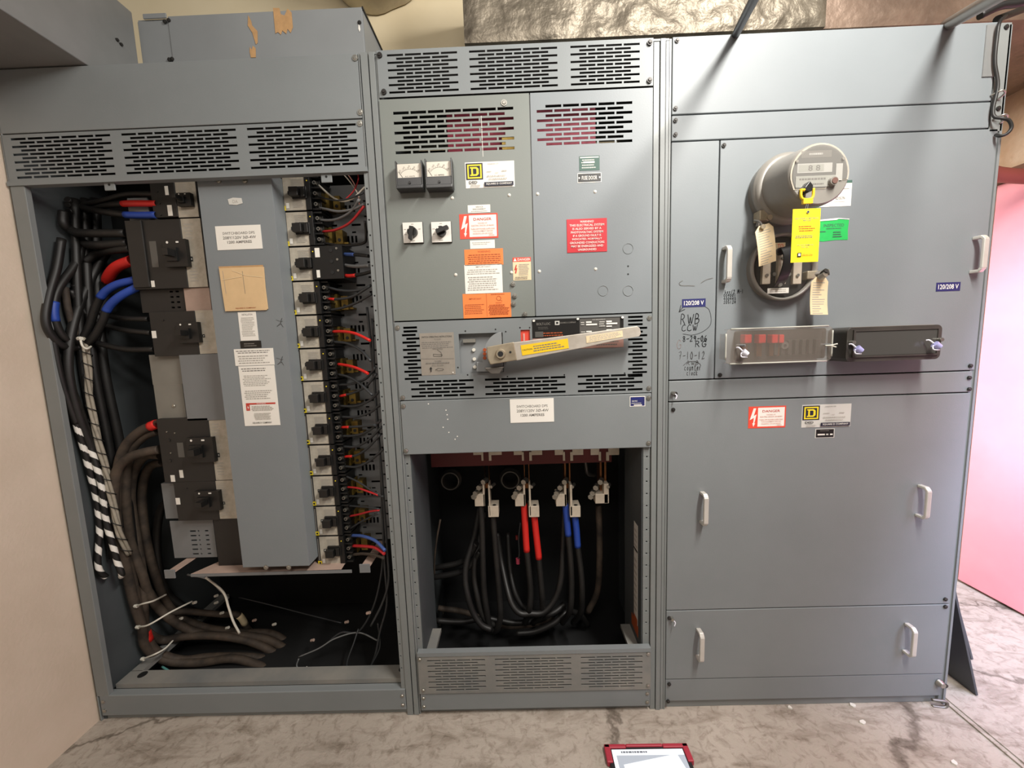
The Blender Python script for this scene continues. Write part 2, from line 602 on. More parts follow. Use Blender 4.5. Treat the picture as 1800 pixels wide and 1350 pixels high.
# ------------------------------------------------------------------ the room
struct(MB().box(-1.9, 4.2, -3.2, 1.2, -0.12, 0.0, 'concrete'), 'floor')
struct(MB().box(-1.80, -1.655, -3.2, 0.7, 0.0, 2.306, 'cream_wall'), 'wall_left')
struct(MB().box(-2.2, 2.62, 0.80, 0.9, 0.0, 4.2, 'back_cream'), 'wall_back')
mb = MB()
mb.box(2.62, 3.3, 0.80, 0.9, 0.0, 4.2, 'tan_block')
mb.box(2.43, 2.6, -0.9, 0.80, 2.13, 4.2, 'tan_block')
struct(mb, 'wall_right')
d1 = MB().box(2.385, 2.43, -0.75, 0.70, 0.012, 2.075, 'salmon_door').build('door_1', bevel=0.004); d1['kind'] = 'structure'
struct(MB().box(2.36, 2.45, -0.9, 0.79, 2.08, 2.13, 'lintel_brown'), 'trim_1')
mb = MB(); mb.box(1.553, 1.563, -0.22, 0.55, 0.0, 0.006, 'concrete'); mb.box(1.575, 1.581, -0.22, 0.55, 0.0, 0.004, 'concrete')
struct(mb, 'trim_2', bevel=0.002)

# ------------------------------------------------------------------ left switchboard section (open distribution cabinet)
DEP = 0.60
L = thing('switchboard_section', 'open grey switchboard cabinet against the cream wall, full of breakers and black cables',
          'electrical cabinet', (-1.04, 0.3, 0.0))
mb = MB()
mb.box(-1.642, -1.630, 0.01, DEP, 0.0, 2.30, 'inner_paint'); mb.box(-0.452, -0.436, 0.05, DEP, 0.0, 2.30, 'inner_paint')
mb.box(-1.63, -0.44, DEP, DEP + .01, 0.0, 2.30, 'inside_shade'); mb.box(-1.64, -0.436, 0.02, DEP, 2.296, 2.306, 'grey_paint')
mb.build('cabinet_shell', L)
mb = MB()
mb.box(-1.646, -1.598, 0.0, 0.004, 0.105, 1.962, 'post_paint'); mb.box(-1.600, -1.597, 0.0, 0.018, 0.105, 1.962, 'post_paint')
mb.box(-1.646, -1.642, 0.0, 0.05, 0.0, 2.3, 'post_paint');
mb.build('frame_post', L, bevel=0.0015)
PX0, PX1 = -0.477, -0.4465
holes = [(-0.4735, z, -0.4685, z + .005) for z in [0.19 + i * 0.049 for i in range(36)]]
mb = perforated(PX0, PX1, 0.105, 1.965, holes, 'post_paint', 0.004, 0.008)
mb.box(-0.4655, -0.4630, -0.002, 0.05, 1.965, 2.31, 'post_paint'); mb.box(-0.477, -0.474, 0.008, 0.05, 0.105, 1.965, 'post_paint')
mb.box(-0.4595, -0.4375, 0.0, 0.05, 0.0, 2.312, 'post_paint')
mb.build('perforated_post', L)
panel('header_panel', -1.648, -0.468, 2.120, 2.311, L)
for x, z in ((-0.476, 2.296), (-0.472, 2.137)): screw((x, 0, z), L, .007)
gz0, gz1 = 1.978, 2.108
mb = perforated(-1.648, -0.467, 1.972, 2.116, slots([(-1.616, -1.288, 6), (-1.252, -0.878, 7), (-0.842, -0.490, 6)], 11, gz0, gz1, .58), 'grey_paint', 0.0, 0.0015)
mb.box(-1.648, -0.462, -0.004, 0.02, 1.958, 1.972, 'grey_paint')
mb.build('vent_grille', L, bevel=0)
screw((-0.476, 0, 2.104), L, .007)
MB().box(-1.64, -0.47, 0.30, 0.304, 1.90, 2.12, 'inside_shade').build('vent_baffle', L)
for px, py in ((193, 325), (574, 311)):
    p = P(px, py, 0.006); mb = MB().box(p.x - .018, p.x + .018, 0.004, 0.008, p.z - .018, p.z + .03, 'grey_paint')
    mb.cyl((p.x, .0035, p.z), (p.x, .0045, p.z), .004, 'ink_black', seg=10); mb.build('bracket_tab', L, bevel=.003)
mb = MB().box(-1.636, -0.462, 0.0, 0.03, 0.022, 0.108, 'grey_paint')
kp = mb.build('kick_panel', L, bevel=.003)
for x in (-1.622, -0.474):
    for z in (0.045, 0.083): screw((x, 0, z), L, .005)
MB().box(-1.642, -0.440, 0.012, 0.06, 0.0, 0.034, 'post_paint').build('base_channel', L, bevel=.002)
mb = MB(); mb.box(-1.60, -0.466, 0.03, 0.092, 0.108, 0.126, 'dusty_paint'); mb.box(-1.60, -1.555, 0.09, 0.56, 0.108, 0.126, 'dusty_paint')
mb.cyl((-1.535, .072, .1262), (-1.535, .072, .1268), .016, 'ink_black', seg=14); mb.cyl((-0.493, .07, .1262), (-0.493, .07, .1268), .013, 'ink_black', seg=14)
mb.build('sill', L)
MB().box(-1.63, -0.455, 0.09, DEP, 0.004, 0.03, 'inside_shade').build('cabinet_floor', L)
# bus bracket rail hidden in the dark, ribs of a rear bus support
mb = MB()
for i in range(6): mb.box(-1.30, -1.24, .40, .42, .60 + i * .03, .612 + i * .03, 'plate_grey')
mb.build('bus_support', L)
MB().box(-1.52, -0.50, .34, .36, 1.95, 2.04, 'insulator_red').build('insulator', L)

# panelboard interior in the left section
PB = thing('panelboard', 'grey panelboard interior with flat centre cover carrying labels inside the open cabinet', 'panelboard', (-0.9, .2, .6))
cv = MB().box(P(345, 308, .03).x, -0.795, .03, .034, .594, 1.985, 'blue_grey_paint')
a = P(345, 308, .03).x
cv = MB(); cv.prism([(a, .593), (-.797, .593), (-.797, 1.985), (a, 1.985)], .03, .034, 'blue_grey_paint')
cv.box(-.800, -.797, .031, .095, .593, 1.985, 'blue_grey_paint'); cv.box(a, a + .003, .034, .095, .593, 1.985, 'blue_grey_paint')
cover = cv.build('column_cover', PB, bevel=.0015)
for px, py in ((385, 318), (431, 318), (468, 997), (508, 997)): screw(P(px, py, .03), cover, .0065)
mb = MB()
bp0, bp1 = P(372, 915, .19), P(640, 310, .2)
mb = perforated(-1.22, -0.78, .60, 1.98, [], 'plate_grey', .19, .194)
mb.build('back_pan', PB)
hs = []
for i in range(24):
    z = 0.62 + i * .056
    if i % 2 == 0:
        hs += [(-.70, z, -.665, z + .008), (-.61, z, -.575, z + .008), (-.535, z, -.505, z + .008)]
    else:
        hs += [(x, z - .005, x + .008, z + .02) for x in (-.645, -.630, -.615, -.60, -.545, -.53, -.515)]
    hs += [(-.66 + .05 * (i % 2), z + .03, -.645 + .05 * (i % 2), z + .036), (-.56, z + .03, -.55, z + .036)]
perforated(-0.78, -0.492, .60, 2.0, hs, 'plate_grey', .20, .203).build('slotted_pan', PB)
MB().box(-.78, -.492, .23, .233, .6, 2.0, 'inside_shade').build('pan_backing', PB)
for i in range(12):
    z = 1.93 - i * .1201; mb = MB()
    mb.box(-.70, -.665, .15, .2, z - .035, z + .025, 'brass'); mb.box(-.70, -.615, .17, .2, z - .03, z - .024, 'brass')
    mb.box(-.655, -.63, .16, .2, z - .032, z + .018, 'brass'); mb.cyl((-.643, .158, z - .018), (-.643, .162, z - .018), .006, 'ink_black', seg=10)
    mb.build('bus_stab', PB)


def plate(name, tl, br, Y0, Y1, mt, par=PB, bevel=.0015, holes=None):
    A, B = P(*tl, Y0), P(*br, Y0)
    mb = perforated(A.x, B.x, B.z, A.z, holes or [], mt, Y0, Y1) if holes else MB().box(A.x, B.x, Y0, Y1, B.z, A.z, mt)
    return mb.build(name, par, bevel=0 if holes else bevel)


A, B = P(245, 508, .11), P(330, 547, .11)
plate('blank_plate', (245, 508), (330, 547), .11, .15, 'black_case',
      holes=[(A.x + .11 + dx, z, A.x + .122 + dx, z + .006) for dx in (0, .022, .07) for z in [B.z + .012 + i * .019 for i in range(5)]])
plate('filler_plate', (322, 506), (372, 546), .10, .15, 'tan_metal')
plate('blank_plate', (261, 624), (322, 675), .11, .15, 'warm_plate'); plate('blank_plate', (269, 676), (328, 737), .11, .15, 'warm_plate')
q = P(306, 713, .11); screw(q, PB, .005)
plate('blank_plate', (314, 624), (400, 738), .09, .15, 'plate_grey')
A, B = P(298, 916, .12), P(382, 979, .12)
plate('slotted_bracket', (298, 916), (382, 979), .12, .123, 'plate_grey',
      holes=[(A.x + x, B.z + .012 + i * .019, A.x + x + w, B.z + .018 + i * .019) for i in range(6) for x, w in ((.075, .024), (.107, .006), (.135, .014))])
plate('blank_plate', (374, 912), (436, 1000), .10, .15, 'black_case')
# bottom pan with two arms ending in turned-up tabs
mb = MB(); z = .585
mb.raw([P(335, 1009, .05), P(600, 1001, .05), (-.70, .2, P(600, 1001, .05).z), (-1.18, .2, P(335, 1009, .05).z)], [(0, 1, 2, 3)], 'tan_metal')
A, B = P(335, 1009, .05), P(618, 1001, .05)
mb.box(A.x, B.x, .05, .052, A.z - .012, A.z, 'plate_grey')
mb.build('support_pan', PB)
for (px, py) in ((298, 1010), (641, 1000)):
    p = P(px, py, .03); mb = MB()
    mb.box(p.x - .02, p.x + .02, .03, .034, p.z - .016, p.z + .018, 'plate_grey'); mb.box(p.x - .016, p.x + .02, .034, .26, p.z + .006, p.z + .009, 'tan_metal')
    mb.build('mounting_arm', PB, bevel=.002)

# labels on the centre cover
SW = [('t', 'SWITCHBOARD DPS', .15, .26, .86, .37, 'ink_grey'), ('t', '208Y/120V 3Ø-4W', .15, .44, .88, .56, 'ink_grey'), ('t', '1200 AMPERES', .24, .63, .78, .74, 'ink_grey')]
sticker('cabinet_label', quad((378, 398), (462, 437), .0295), 'paper_white', SW, cover, label='white engraved switchboard label')
mb = MB(); q0, q1 = P(387, 467, .028), P(474, 545, .028)
sticker('card_pocket', quad((386, 469), (472, 545), .0285), 'paper_brown',
        [('r', .0, .0, 1, .035, 'tape_brown'), ('s', [(.52, .12), (.53, .62)], .0012, 'ink_grey'), ('s', [(.08, .1), (.1, .6)], .0012, 'ink_light'),
         ('t', 'SQUARE D COMPANY', .28, .925, .74, .955, 'ink_rust'), ('s', [(.3, .1), (.6, .22), (.95, .27)], .0016, 'paper_cream'), ('s', [(.05, .3), (.5, .24)], .0016, 'paper_cream')],
        cover, th=.004, label='brown paper card pocket', outline=[(.0, .03), (.2, .0), (.5, .02), (.8, .0), (1, .04), (.99, .5), (1, .97), (.97, 1), (.03, .995), (.01, .5)])
sticker('instruction_label', quad((418, 549), (455, 598), .0295), 'paper_white', [('t', 'INSTALLATION', .22, .06, .8, .12, 'ink_grey'), ('l', .12, .18, .9, .86, 13, 'ink_light')], cover)
sticker('small_plate', quad((422, 600), (460, 611), .0295), 'engraved_black', [('l', .15, .25, .85, .85, 2, 'ink_grey')], cover)
sticker('instruction_label', quad((411, 614), (483, 641), .0295), 'paper_white', [('l', .05, .08, .95, .3, 2, 'ink_grey'), ('l', .08, .38, .93, .92, 4, 'ink_light')], cover)
sticker('rating_label', quad((419, 644), (493, 747), .0295), 'paper_white',
        [('l', .06, .03, .9, .1, 2, 'ink_grey'), ('l', .08, .15, .88, .34, 7, 'ink_light'), ('l', .08, .40, .88, .56, 5, 'ink_light'),
         ('r', .1, .615, .93, .64, 'ink_red'), ('r', .1, .64, .2, .74, 'ink_red'), ('p', [(.16, .65), (.13, .69), (.15, .69), (.14, .73), (.18, .68), (.155, .68)], 'paper_white'),
         ('t', 'WARNING', .4, .62, .66, .635, 'paper_white'), ('l', .24, .66, .92, .75, 4, 'ink_light'), ('l', .3, .78, .8, .9, 5, 'ink_light'),
         ('t', 'SQUARE D COMPANY', .24, .935, .78, .965, 'ink_black')], cover, label='white rating label with a red warning band')
sticker('glued_emblem', quad((399, 348), (427, 360), .0295), 'paper_grey', [('t', 'DA', .35, .3, .7, .75, 'ink_light')], cover,
        outline=[(.05, .2), (.4, .0), (.95, .1), (1, .8), (.6, 1), (.1, .9)])
# ink scribbles on the cover edge
for (px, py) in ((492, 567), (493, 634)):
    p = P(px, py, .0295); u = lambda a, b: (a, b)
    pts = [(-.018, .012), (.006, .004), (.012, .018), (.0, -.004), (-.016, -.016), (.004, -.006), (.014, -.02), (.002, .0), (.014, .006)]
    qd = quad((px - 10, py - 10), (px + 10, py + 10), .0295)
    sticker('pen_scribble', qd, None, [('s', [(.5 + a * 20, .5 - b * 20) for a, b in pts], .0012, 'marker_grey')], cover)

# ---- right-hand column of breakers
BW, BH = .136, .1175


def breaker_right(wide):
    t = bpy.data.objects.new('circuit_breaker', None); t.empty_display_size = .03; COL.objects.link(t)
    mb = MB().box(0, .095, .004, .10, 0, BH, 'black_case'); body = mb.build('breaker_body', t, bevel=.001, local=True)
    q = [V((.003, .0039, BH - .002)), V((.092, .0039, BH - .002)), V((.092, .0039, .002)), V((.003, .0039, .002))]
    sticker('rating_plate', q, 'label_beige',
            [('r', 0, 0, .13, 1, 'black_case'), ('r', .045, .06, .085, .84, 'ink_grey'), ('r', 0, .86, .17, 1, 'logo_yellow'), ('r', .05, .9, .12, .965, 'ink_black'),
             ('l', .45, .08, .92, .32, 5, 'ink_light'), ('l', .45, .7, .92, .93, 5, 'ink_light'), ('r', .20, .78, .32, .94, 'paper_white'), ('r', .3, .43, .42, .54, 'ink_black'),
             ('r', .335, .455, .385, .515, 'paper_grey')], body)
    for o in list(COL.objects):
        if o.name.startswith('rating_plate') and o.parent == body: o.matrix_parent_inverse = Matrix.Identity(4)
    mb = MB(); mb.box(.046, .098, -.004, .004, .038, .079, 'black_plastic'); mb.box(.046, .078, -.024, -.004, .042, .072, 'black_plastic')
    mb.box(.080, .095, -.012, -.004, .042, .074, 'black_plastic'); mb.cyl((.077, -.0045, .047), (.077, -.0062, .047), .0035, 'screw_metal', seg=8)
    mb.build('toggle', t, bevel=.002, local=True)
    mb = MB(); w1 = .205 if wide else .136
    if wide:
        mb.box(.092, w1, -.004, .10, .002, BH - .001, 'terminal_black')
        mb.box(.108, .125, -.0046, -.004, .078, .110, 'paper_white'); mb.box(.108, .120, -.0046, -.004, .008, .034, 'paper_white')
        for k in range(3):
            mb.cyl((.165, -.0042, .024 + k * .038), (.165, -.006, .024 + k * .038), .0065, 'ink_black', seg=12)
            mb.cyl((.186, -.0042, .030 + k * .038), (.186, -.006, .030 + k * .038), .004, 'screw_metal', seg=10)
    else:
        mb.box(.091, .110, .0, .10, .001, BH - .001, 'terminal_black')
        for k in range(4): mb.box(.109, w1, .012, .10, .004 + k * .036, .010 + k * .036, 'terminal_black')
        mb.box(.109, w1 - .004, .03, .10, .002, BH - .002, 'terminal_black')
    mb.cyl((.101, -.0045 if wide else 0, .098), (.101, -.0055 if wide else -.001, .098), .0022, 'logo_yellow', seg=8)
    mb.build('terminal_block', t, local=True, bevel=.001)
    if not wide:
        for k in range(3):
            mb = MB(); z = .024 + k * .036
            mb.cyl((.120, .026, z), (.120, .030, z), .010, 'dark_screw', seg=12); mb.cyl((.120, .012, z), (.120, .027, z), .0065, 'screw_metal', seg=8, smooth=False)
            mb.cyl((.120, .0115, z), (.120, .0121, z), .004, 'ink_black', seg=8)
            mb.build('terminal_screw', t, local=True)
    return t


def copy_tree(o, parent=None):
    c = o.copy(); COL.objects.link(c)
    if parent: c.parent = parent
    for ch in [x for x in bpy.data.objects if x.parent == o]: copy_tree(ch, c)
    return c


ORD = ['first', 'second', 'third', 'fourth', 'fifth', 'sixth', 'seventh', 'eighth', 'ninth', 'tenth', 'eleventh', 'twelfth']
proto = breaker_right(False); wideb = breaker_right(True)
BX = [P(487 + (554 - 487) * i / 11, 0, .09) for i in range(12)]
for i in range(12):
    o = wideb if i == 2 else (proto if i == 0 else copy_tree(proto))
    z = 1.997 - (i + 1) * .1201 + .001
    o.location = (-.811 + .010 * i / 11, .09, z); o['base'] = list(o.location)
    lab = {0: 'topmost beige and black breaker in the right-hand column of the panelboard',
           2: 'third breaker down the right-hand column, with wide black terminal block and white stickers',
           11: 'bottom breaker of the right-hand column, just above the tan pan'}.get(
        i, ORD[i] + ' beige and black breaker down the right-hand column of the panelboard')
    tag(o, lab, 'circuit breaker', 'right-hand column of breakers')


# ---- left-hand breakers
def breaker_left(label, btl, bbr, ltl, lbr, htl, hbr, Y=.09, extra=()):
    A, B = P(*btl, Y), P(*bbr, Y); la, lb = P(*ltl, Y), P(*lbr, Y)
    t = thing('circuit_breaker', label, 'circuit breaker', ((A.x + lb.x) / 2, Y, B.z), 'left-hand column of breakers')
    MB().box(A.x, B.x, Y, Y + .1, B.z, A.z, 'black_case').build('breaker_body', t, bevel=.002)
    MB().box(B.x, lb.x, Y + .004, Y + .1, lb.z, la.z, 'black_case').build('case_edge', t)
    sticker('rating_plate', quad(ltl, lbr, Y + .0035), 'label_beige', [('l', .15, .06, .6, .3, 5, 'ink_light'), ('l', .15, .7, .6, .93, 5, 'ink_light'), ('r', .3, .55, .42, .62, 'ink_black'), ('r', .34, .57, .38, .6, 'paper_grey')], t)
    h0, h1 = P(*htl, Y - .015), P(*hbr, Y - .015)
    w = h1.x - h0.x; hh = h0.z - h1.z
    mb = MB(); mb.box(h0.x, h1.x, Y - .015, Y, h1.z, h0.z, 'black_plastic'); mb.box(h0.x + w * .12, h0.x + w * .62, Y - .022, Y - .014, h1.z + hh * .2, h0.z - hh * .3, 'terminal_black')
    mb.box(h0.x + w * .3, h0.x + w * .55, Y - .05, Y - .02, h1.z + hh * .35, h0.z - hh * .4, 'black_plastic')
    mb.box(h1.x - w * .42, h1.x - w * .3, Y - .0156, Y - .015, h0.z - hh * .14, h0.z - hh * .08, 'paper_white')
    mb.cyl((h0.x + w * .2, Y - .0151, h0.z - hh * .11), (h0.x + w * .2, Y - .0156, h0.z - hh * .11), hh * .045, 'paper_white', seg=12)
    mb.build('toggle', t, bevel=.003)
    return t


def dots(t, items, Y):
    """moulded marks on a breaker face: small white stickers and screw heads given at photo positions"""
    for k, px, py, w, h in items:
        p = P(px, py, Y)
        if k == 's': MB().box(p.x - w / 2, p.x + w / 2, Y - .0008, Y, p.z - h / 2, p.z + h / 2, 'paper_white').build('small_sticker', t)
        else: MB().cyl((p.x, Y, p.z), (p.x, Y - .003, p.z), w, 'dark_screw' if k == 'd' else 'screw_metal', seg=10).build('screw', t)


b = breaker_left('small two-pole breaker at the top of the left-hand column', (262, 320), (313, 381), (307, 320), (350, 381), (309, 339), (336, 361))
dots(b, [('s', 293, 335, .012, .03), ('s', 299, 370, .016, .036), ('d', 277, 337, .003, 0), ('d', 281, 358, .003, 0), ('d', 283, 378, .003, 0)], .09)
mb = MB(); A, B = P(222, 348, .11), P(264, 388, .11); mb.box(A.x, B.x, .11, .16, B.z, A.z, 'plate_grey'); mb.build('terminal_shroud', b, bevel=.003)
b = breaker_left('largest black breaker of the left-hand column, with red and blue taped cables', (220, 388), (331, 506), (316, 385), (366, 504), (285, 421), (331, 468))
dots(b, [('s', 240, 501, .016, .020), ('s', 269, 499, .012, .022), ('d', 243, 428, .007, 0), ('d', 252, 469, .007, 0), ('m', 237, 428, .003, 0), ('m', 250, 412, .0025, 0), ('m', 257, 482, .0025, 0), ('m', 253, 448, .0025, 0)], .09)
p = P(271, 447, .09); MB().box(p.x - .012, p.x + .012, .0892, .09, p.z - .045, p.z + .045, 'etched_grey').build('face_lettering', b)
p = P(232, 388, .088); mb = MB().box(P(220, 388, .088).x, P(249, 388, .088).x, .084, .09, P(240, 506, .088).z, p.z, 'black_case'); mb.build('terminal_cover', b, bevel=.002)
b = breaker_left('middle black breaker of the left-hand column, below the dark slotted plate', (261, 549), (351, 624), (341, 546), (384, 621), (309, 567), (351, 602))
dots(b, [('s', 271, 588, .016, .026), ('d', 287, 563, .003, 0)], .09)
b = breaker_left('tall black breaker low in the left-hand column, with red-ended black cables', (274, 737), (379, 846), (366, 737), (410, 843), (326, 770), (378, 812))
dots(b, [('s', 304, 841, .016, .026), ('s', 319, 833, .014, .030), ('d', 297, 774, .006, 0), ('d', 299, 810, .006, 0), ('m', 294, 759, .0025, 0), ('m', 301, 796, .0025, 0), ('m', 308, 761, .0025, 0)], .09)
p = P(318, 791, .09); MB().box(p.x - .012, p.x + .012, .0894, .09, p.z - .028, p.z + .028, 'etched_grey').build('face_lettering', b)
b = breaker_left('lowest breaker of the left-hand column, directly above the slotted bracket', (304, 848), (386, 914), (377, 845), (419, 911), (341, 864), (388, 897))
dots(b, [('s', 313, 881, .016, .026), ('d', 328, 859, .003, 0)], .09)
MB().box(P(283, 850, .12).x, P(306, 850, .12).x, .12, .2, P(283, 912, .12).z, P(283, 850, .12).z, 'plate_grey').build('flange', b)

# ------------------------------------------------------------------ middle switchboard section (fused switch)
Mi = thing('switchboard_section', 'middle grey switchboard cabinet with vents, warning stickers and a long switch handle', 'electrical cabinet', (.04, .3, 0))
mb = MB()
mb.box(-.436, -.428, .05, DEP, 0, 2.31, 'inner_paint'); mb.box(.500, .508, .05, DEP, 0, 2.31, 'inner_paint')
mb.box(-.43, .505, DEP, DEP + .01, 0, 2.30, 'inside_shade')
mb.box(-.43, .505, .002, DEP, 2.307, 2.313, 'grey_paint')
mb.build('cabinet_shell', Mi)
mb = MB(); mb.box(-.390, -.386, .016, .23, .12, 1.03, 'inner_paint'); mb.box(-.43, -.388, .228, .232, .12, 1.03, 'inner_paint'); mb.build('inner_panel', Mi)
mb = MB(); mb.box(.428, .432, .016, .23, .12, 1.03, 'inner_paint'); mb.box(.430, .505, .228, .232, .12, 1.03, 'inner_paint'); mb.build('inner_panel', Mi)
# posts
hl = [(-.404, z, -.399, z + .005) for z in [.30 + i * .045 for i in range(16)]]
mb = perforated(-.409, -.389, .1, 1.02, hl, 'post_paint', .012, .016)
mb.box(-.434, -.416, 0, .05, 0, 2.313, 'post_paint'); mb.box(-.415, -.409, .004, .05, 0, 2.313, 'post_paint'); mb.box(-.393, -.389, .016, .05, .1, 1.02, 'post_paint')
mb.build('frame_post', Mi, bevel=.001)
hl = [(.4425, z, .4475, z + .005) for z in [.30 + i * .045 for i in range(16)]]
mb = perforated(.432, .4565, .1, 1.02, hl, 'post_paint', .012, .016)
mb.box(.458, .476, .004, .05, 0, 2.313, 'post_paint'); mb.box(.478, .494, 0, .05, 0, 2.313, 'post_paint'); mb.box(.496, .506, .003, .05, 0, 2.313, 'post_paint')
mb.build('frame_post', Mi, bevel=.001)
# top vent
sl = slots([(-.376, -.1555, 4), (-.118, .157, 5), (.198, .413, 4)], 11, 2.186, 2.305, .58)
tv = perforated(-.408, .455, 2.178, 2.315, sl, 'grey_paint', 0, .0015).build('vent_grille', Mi)
for x, z in ((-.398, 2.300), (-.392, 2.193), (.443, 2.300), (.443, 2.192)): screw((x, 0, z), tv, .006, 'dark_screw', .008)
MB().box(-.42, .5, .16, .19, 2.225, 2.255, 'grey_paint').build('crossbar', Mi)
# metering door and fuse door
def door_slots(x0, p, rows, z0, z1, n, alt, first):
    out = []; pitch = (z1 - z0) / rows
    for i in range(rows):
        zc = z1 - pitch * (i + .5)
        sh = (first if i % 2 == 0 else alt)
        for j in range(n if not (i % 2 and n == 7) else 6):
            out.append((x0 + sh + j * p, zc - pitch * .29, x0 + sh + j * p + p * .9, zc + pitch * .29))
    return out
A, B = P(691, 199), P(906, 263)
sl1 = door_slots(A.x, (B.x - A.x) / 6.95, 9, B.z - .002, P(691, 196).z + .002, 7, (B.x - A.x) / 6.95 / 2, 0)
md = perforated(-.410, .0655, 1.478, 2.172, sl1, 'green_grey_paint', 0, .002).build('metering_door', Mi)
A, B = P(943, 183), P(1113, 250)
sl2 = door_slots(A.x, (B.x - A.x) / 5.45, 9, B.z - .002, A.z - .0005, 5, 0, (B.x - A.x) / 5.45 / 2)
fd = perforated(.0690, .4545, 1.478, 2.172, sl2, 'blue_grey_paint', 0, .002).build('fuse_door', Mi)
MB().box(.058, .076, .0045, .008, 1.48, 2.17, 'post_paint').build('gap_backing', Mi)  # backing strip added behind the door gap so the maroon insulator stays hidden
A, B = P(785, 205, .045), P(1047, 255, .045)
MB().box(A.x, B.x, .045, .06, B.z - .01, A.z + .01, 'insulator_maroon').build('insulator', Mi)
A = P(893, 250, .04); MB().box(A.x - .02, A.x + .03, .035, .043, A.z - .03, A.z + .02, 'brass').build('bus_end', Mi)
screw(P(886, 181), md, .007)
for px, py in ((795, 348), (895, 343), (801, 483), (899, 479)): 
    p = P(px, py); MB().cyl(p, p + V((0, -.003, 0)), .0055, 'white_plastic', r1=.003, seg=12).build('rivet', md)
for px, py in ((945, 341), (1046, 337), (948, 477), (1047, 473)):
    p = P(px, py); MB().cyl(p, p + V((0, -.003, 0)), .0055, 'white_plastic', r1=.003, seg=12).build('rivet', fd)
for px, py in ((902, 499), (905, 520), (903, 534), (923, 552)): screw(P(px, py), md, .006, 'screw_metal', .009)
for px, py in ((1104, 437), (1060, 511), (1104, 511)):
    p = P(px, py); mb = MB(); mb.lathe(p, (0, -1, 0), [(0, .0175), (.0012, .0172), (.0012, .0158), (0, .0155)], 'grey_paint', seg=28); mb.build('knockout', fd)
for px, py in ((1104, 468), (1104, 482)):
    p = P(px, py); MB().cyl(p + V((0, .001, 0)), p + V((0, -.0004, 0)), .003, 'ink_black', seg=10).build('pin_hole', fd)
sticker('scuff_mark', quad((845, 204), (850, 275), 0), None, [('s', [(.4, 0), (.5, .3), (.4, .6), (.6, 1)], .002, 'paper_grey')], md)

# stickers on the metering door
DED = lambda: [('r', .015, .04, .36, .68, 'ink_navy'), ('r', .045, .09, .335, .63, 'logo_yellow'), ('r', .075, .145, .305, .575, 'ink_navy'),
       ('p', [(.1, .19), (.235, .19), (.275, .26), (.275, .46), (.235, .53), (.1, .53), (.1, .48), (.125, .48), (.125, .24), (.1, .24)], 'logo_yellow'),
       ('p', [(.16, .255), (.215, .255), (.23, .28), (.23, .44), (.215, .465), (.16, .465)], 'ink_navy'),
       ('t', 'DED', .07, .73, .24, .82, 'ink_black'), ('r', .07, .84, .22, .85, 'ink_black'), ('l', .09, .87, .32, .98, 3, 'ink_light'),
       ('t', 'PANELBOARD TYPE', .46, .075, .68, .11, 'ink_grey'), ('l', .43, .36, .56, .42, 1, 'ink_light'), ('l', .74, .34, .88, .42, 1, 'ink_light'), ('l', .6, .42, .68, .47, 1, 'ink_light'),
       ('l', .42, .53, .92, .6, 1, 'ink_light'), ('l', .45, .64, .9, .72, 1, 'ink_light'), ('r', .38, .80, .975, .955, 'ink_navy'), ('t', 'SQUARE D COMPANY', .42, .835, .945, .92, 'paper_white')]
DANGER = lambda: [('r', .25, .06, .965, .93, 'paper_white'), ('p', [(.13, .08), (.2, .08), (.14, .43), (.215, .36), (.16, .78), (.185, .77), (.135, .93), (.105, .76), (.128, .77), (.145, .52), (.035, .62)], 'paper_white'),
          ('t', 'DANGER', .37, .17, .84, .28, 'ink_red'), ('t', 'HAZARD OF', .48, .36, .72, .41, 'ink_pink'), ('t', 'ELECTRIC SHOCK OR BURN', .31, .45, .90, .51, 'ink_pink'),
          ('t', 'TURN OFF POWER SUPPLYING', .29, .585, .92, .645, 'ink_pink'), ('t', 'THIS EQUIPMENT BEFORE', .34, .675, .87, .735, 'ink_pink'), ('t', 'WORKING ON OR INSIDE', .34, .77, .86, .83, 'ink_pink'), ('l', .76, .85, .93, .9, 1, 'ink_pink')]
sticker('nameplate', quad((817, 286), (905, 328)), 'paper_white', DED(), md, label='white nameplate with yellow and black logo')
sticker('small_sticker', quad((822, 361), (862, 373)), 'paper_white', [('t', 'SERVICE', .36, .18, .68, .36, 'ink_grey'), ('t', 'DISCONNECT', .22, .46, .8, .64, 'ink_grey'), ('l', .1, .75, .9, .9, 1, 'ink_light')], md)
sticker('danger_sticker', quad((807, 377), (876, 418)), 'sign_red', DANGER(), md, label='red and white danger sticker')
sticker('small_sticker', quad((826, 423), (870, 436)), 'paper_white', [('l', .08, .2, .85, .6, 2, 'ink_light')], md)
sticker('warning_sticker', quad((816, 439), (885, 465)), 'orange', [('t', 'WARNING', .34, .1, .67, .22, 'ink_rust'), ('l', .08, .3, .95, .92, 5, 'ink_rust')], md, label='orange warning sticker')
sticker('notice_sticker', quad((816, 466), (884, 515)), 'paper_white', [('t', 'IMPORTANT', .3, .05, .7, .11, 'ink_light'), ('l', .06, .15, .95, .35, 3, 'ink_light'), ('l', .06, .4, .95, .9, 7, 'ink_light')], md)
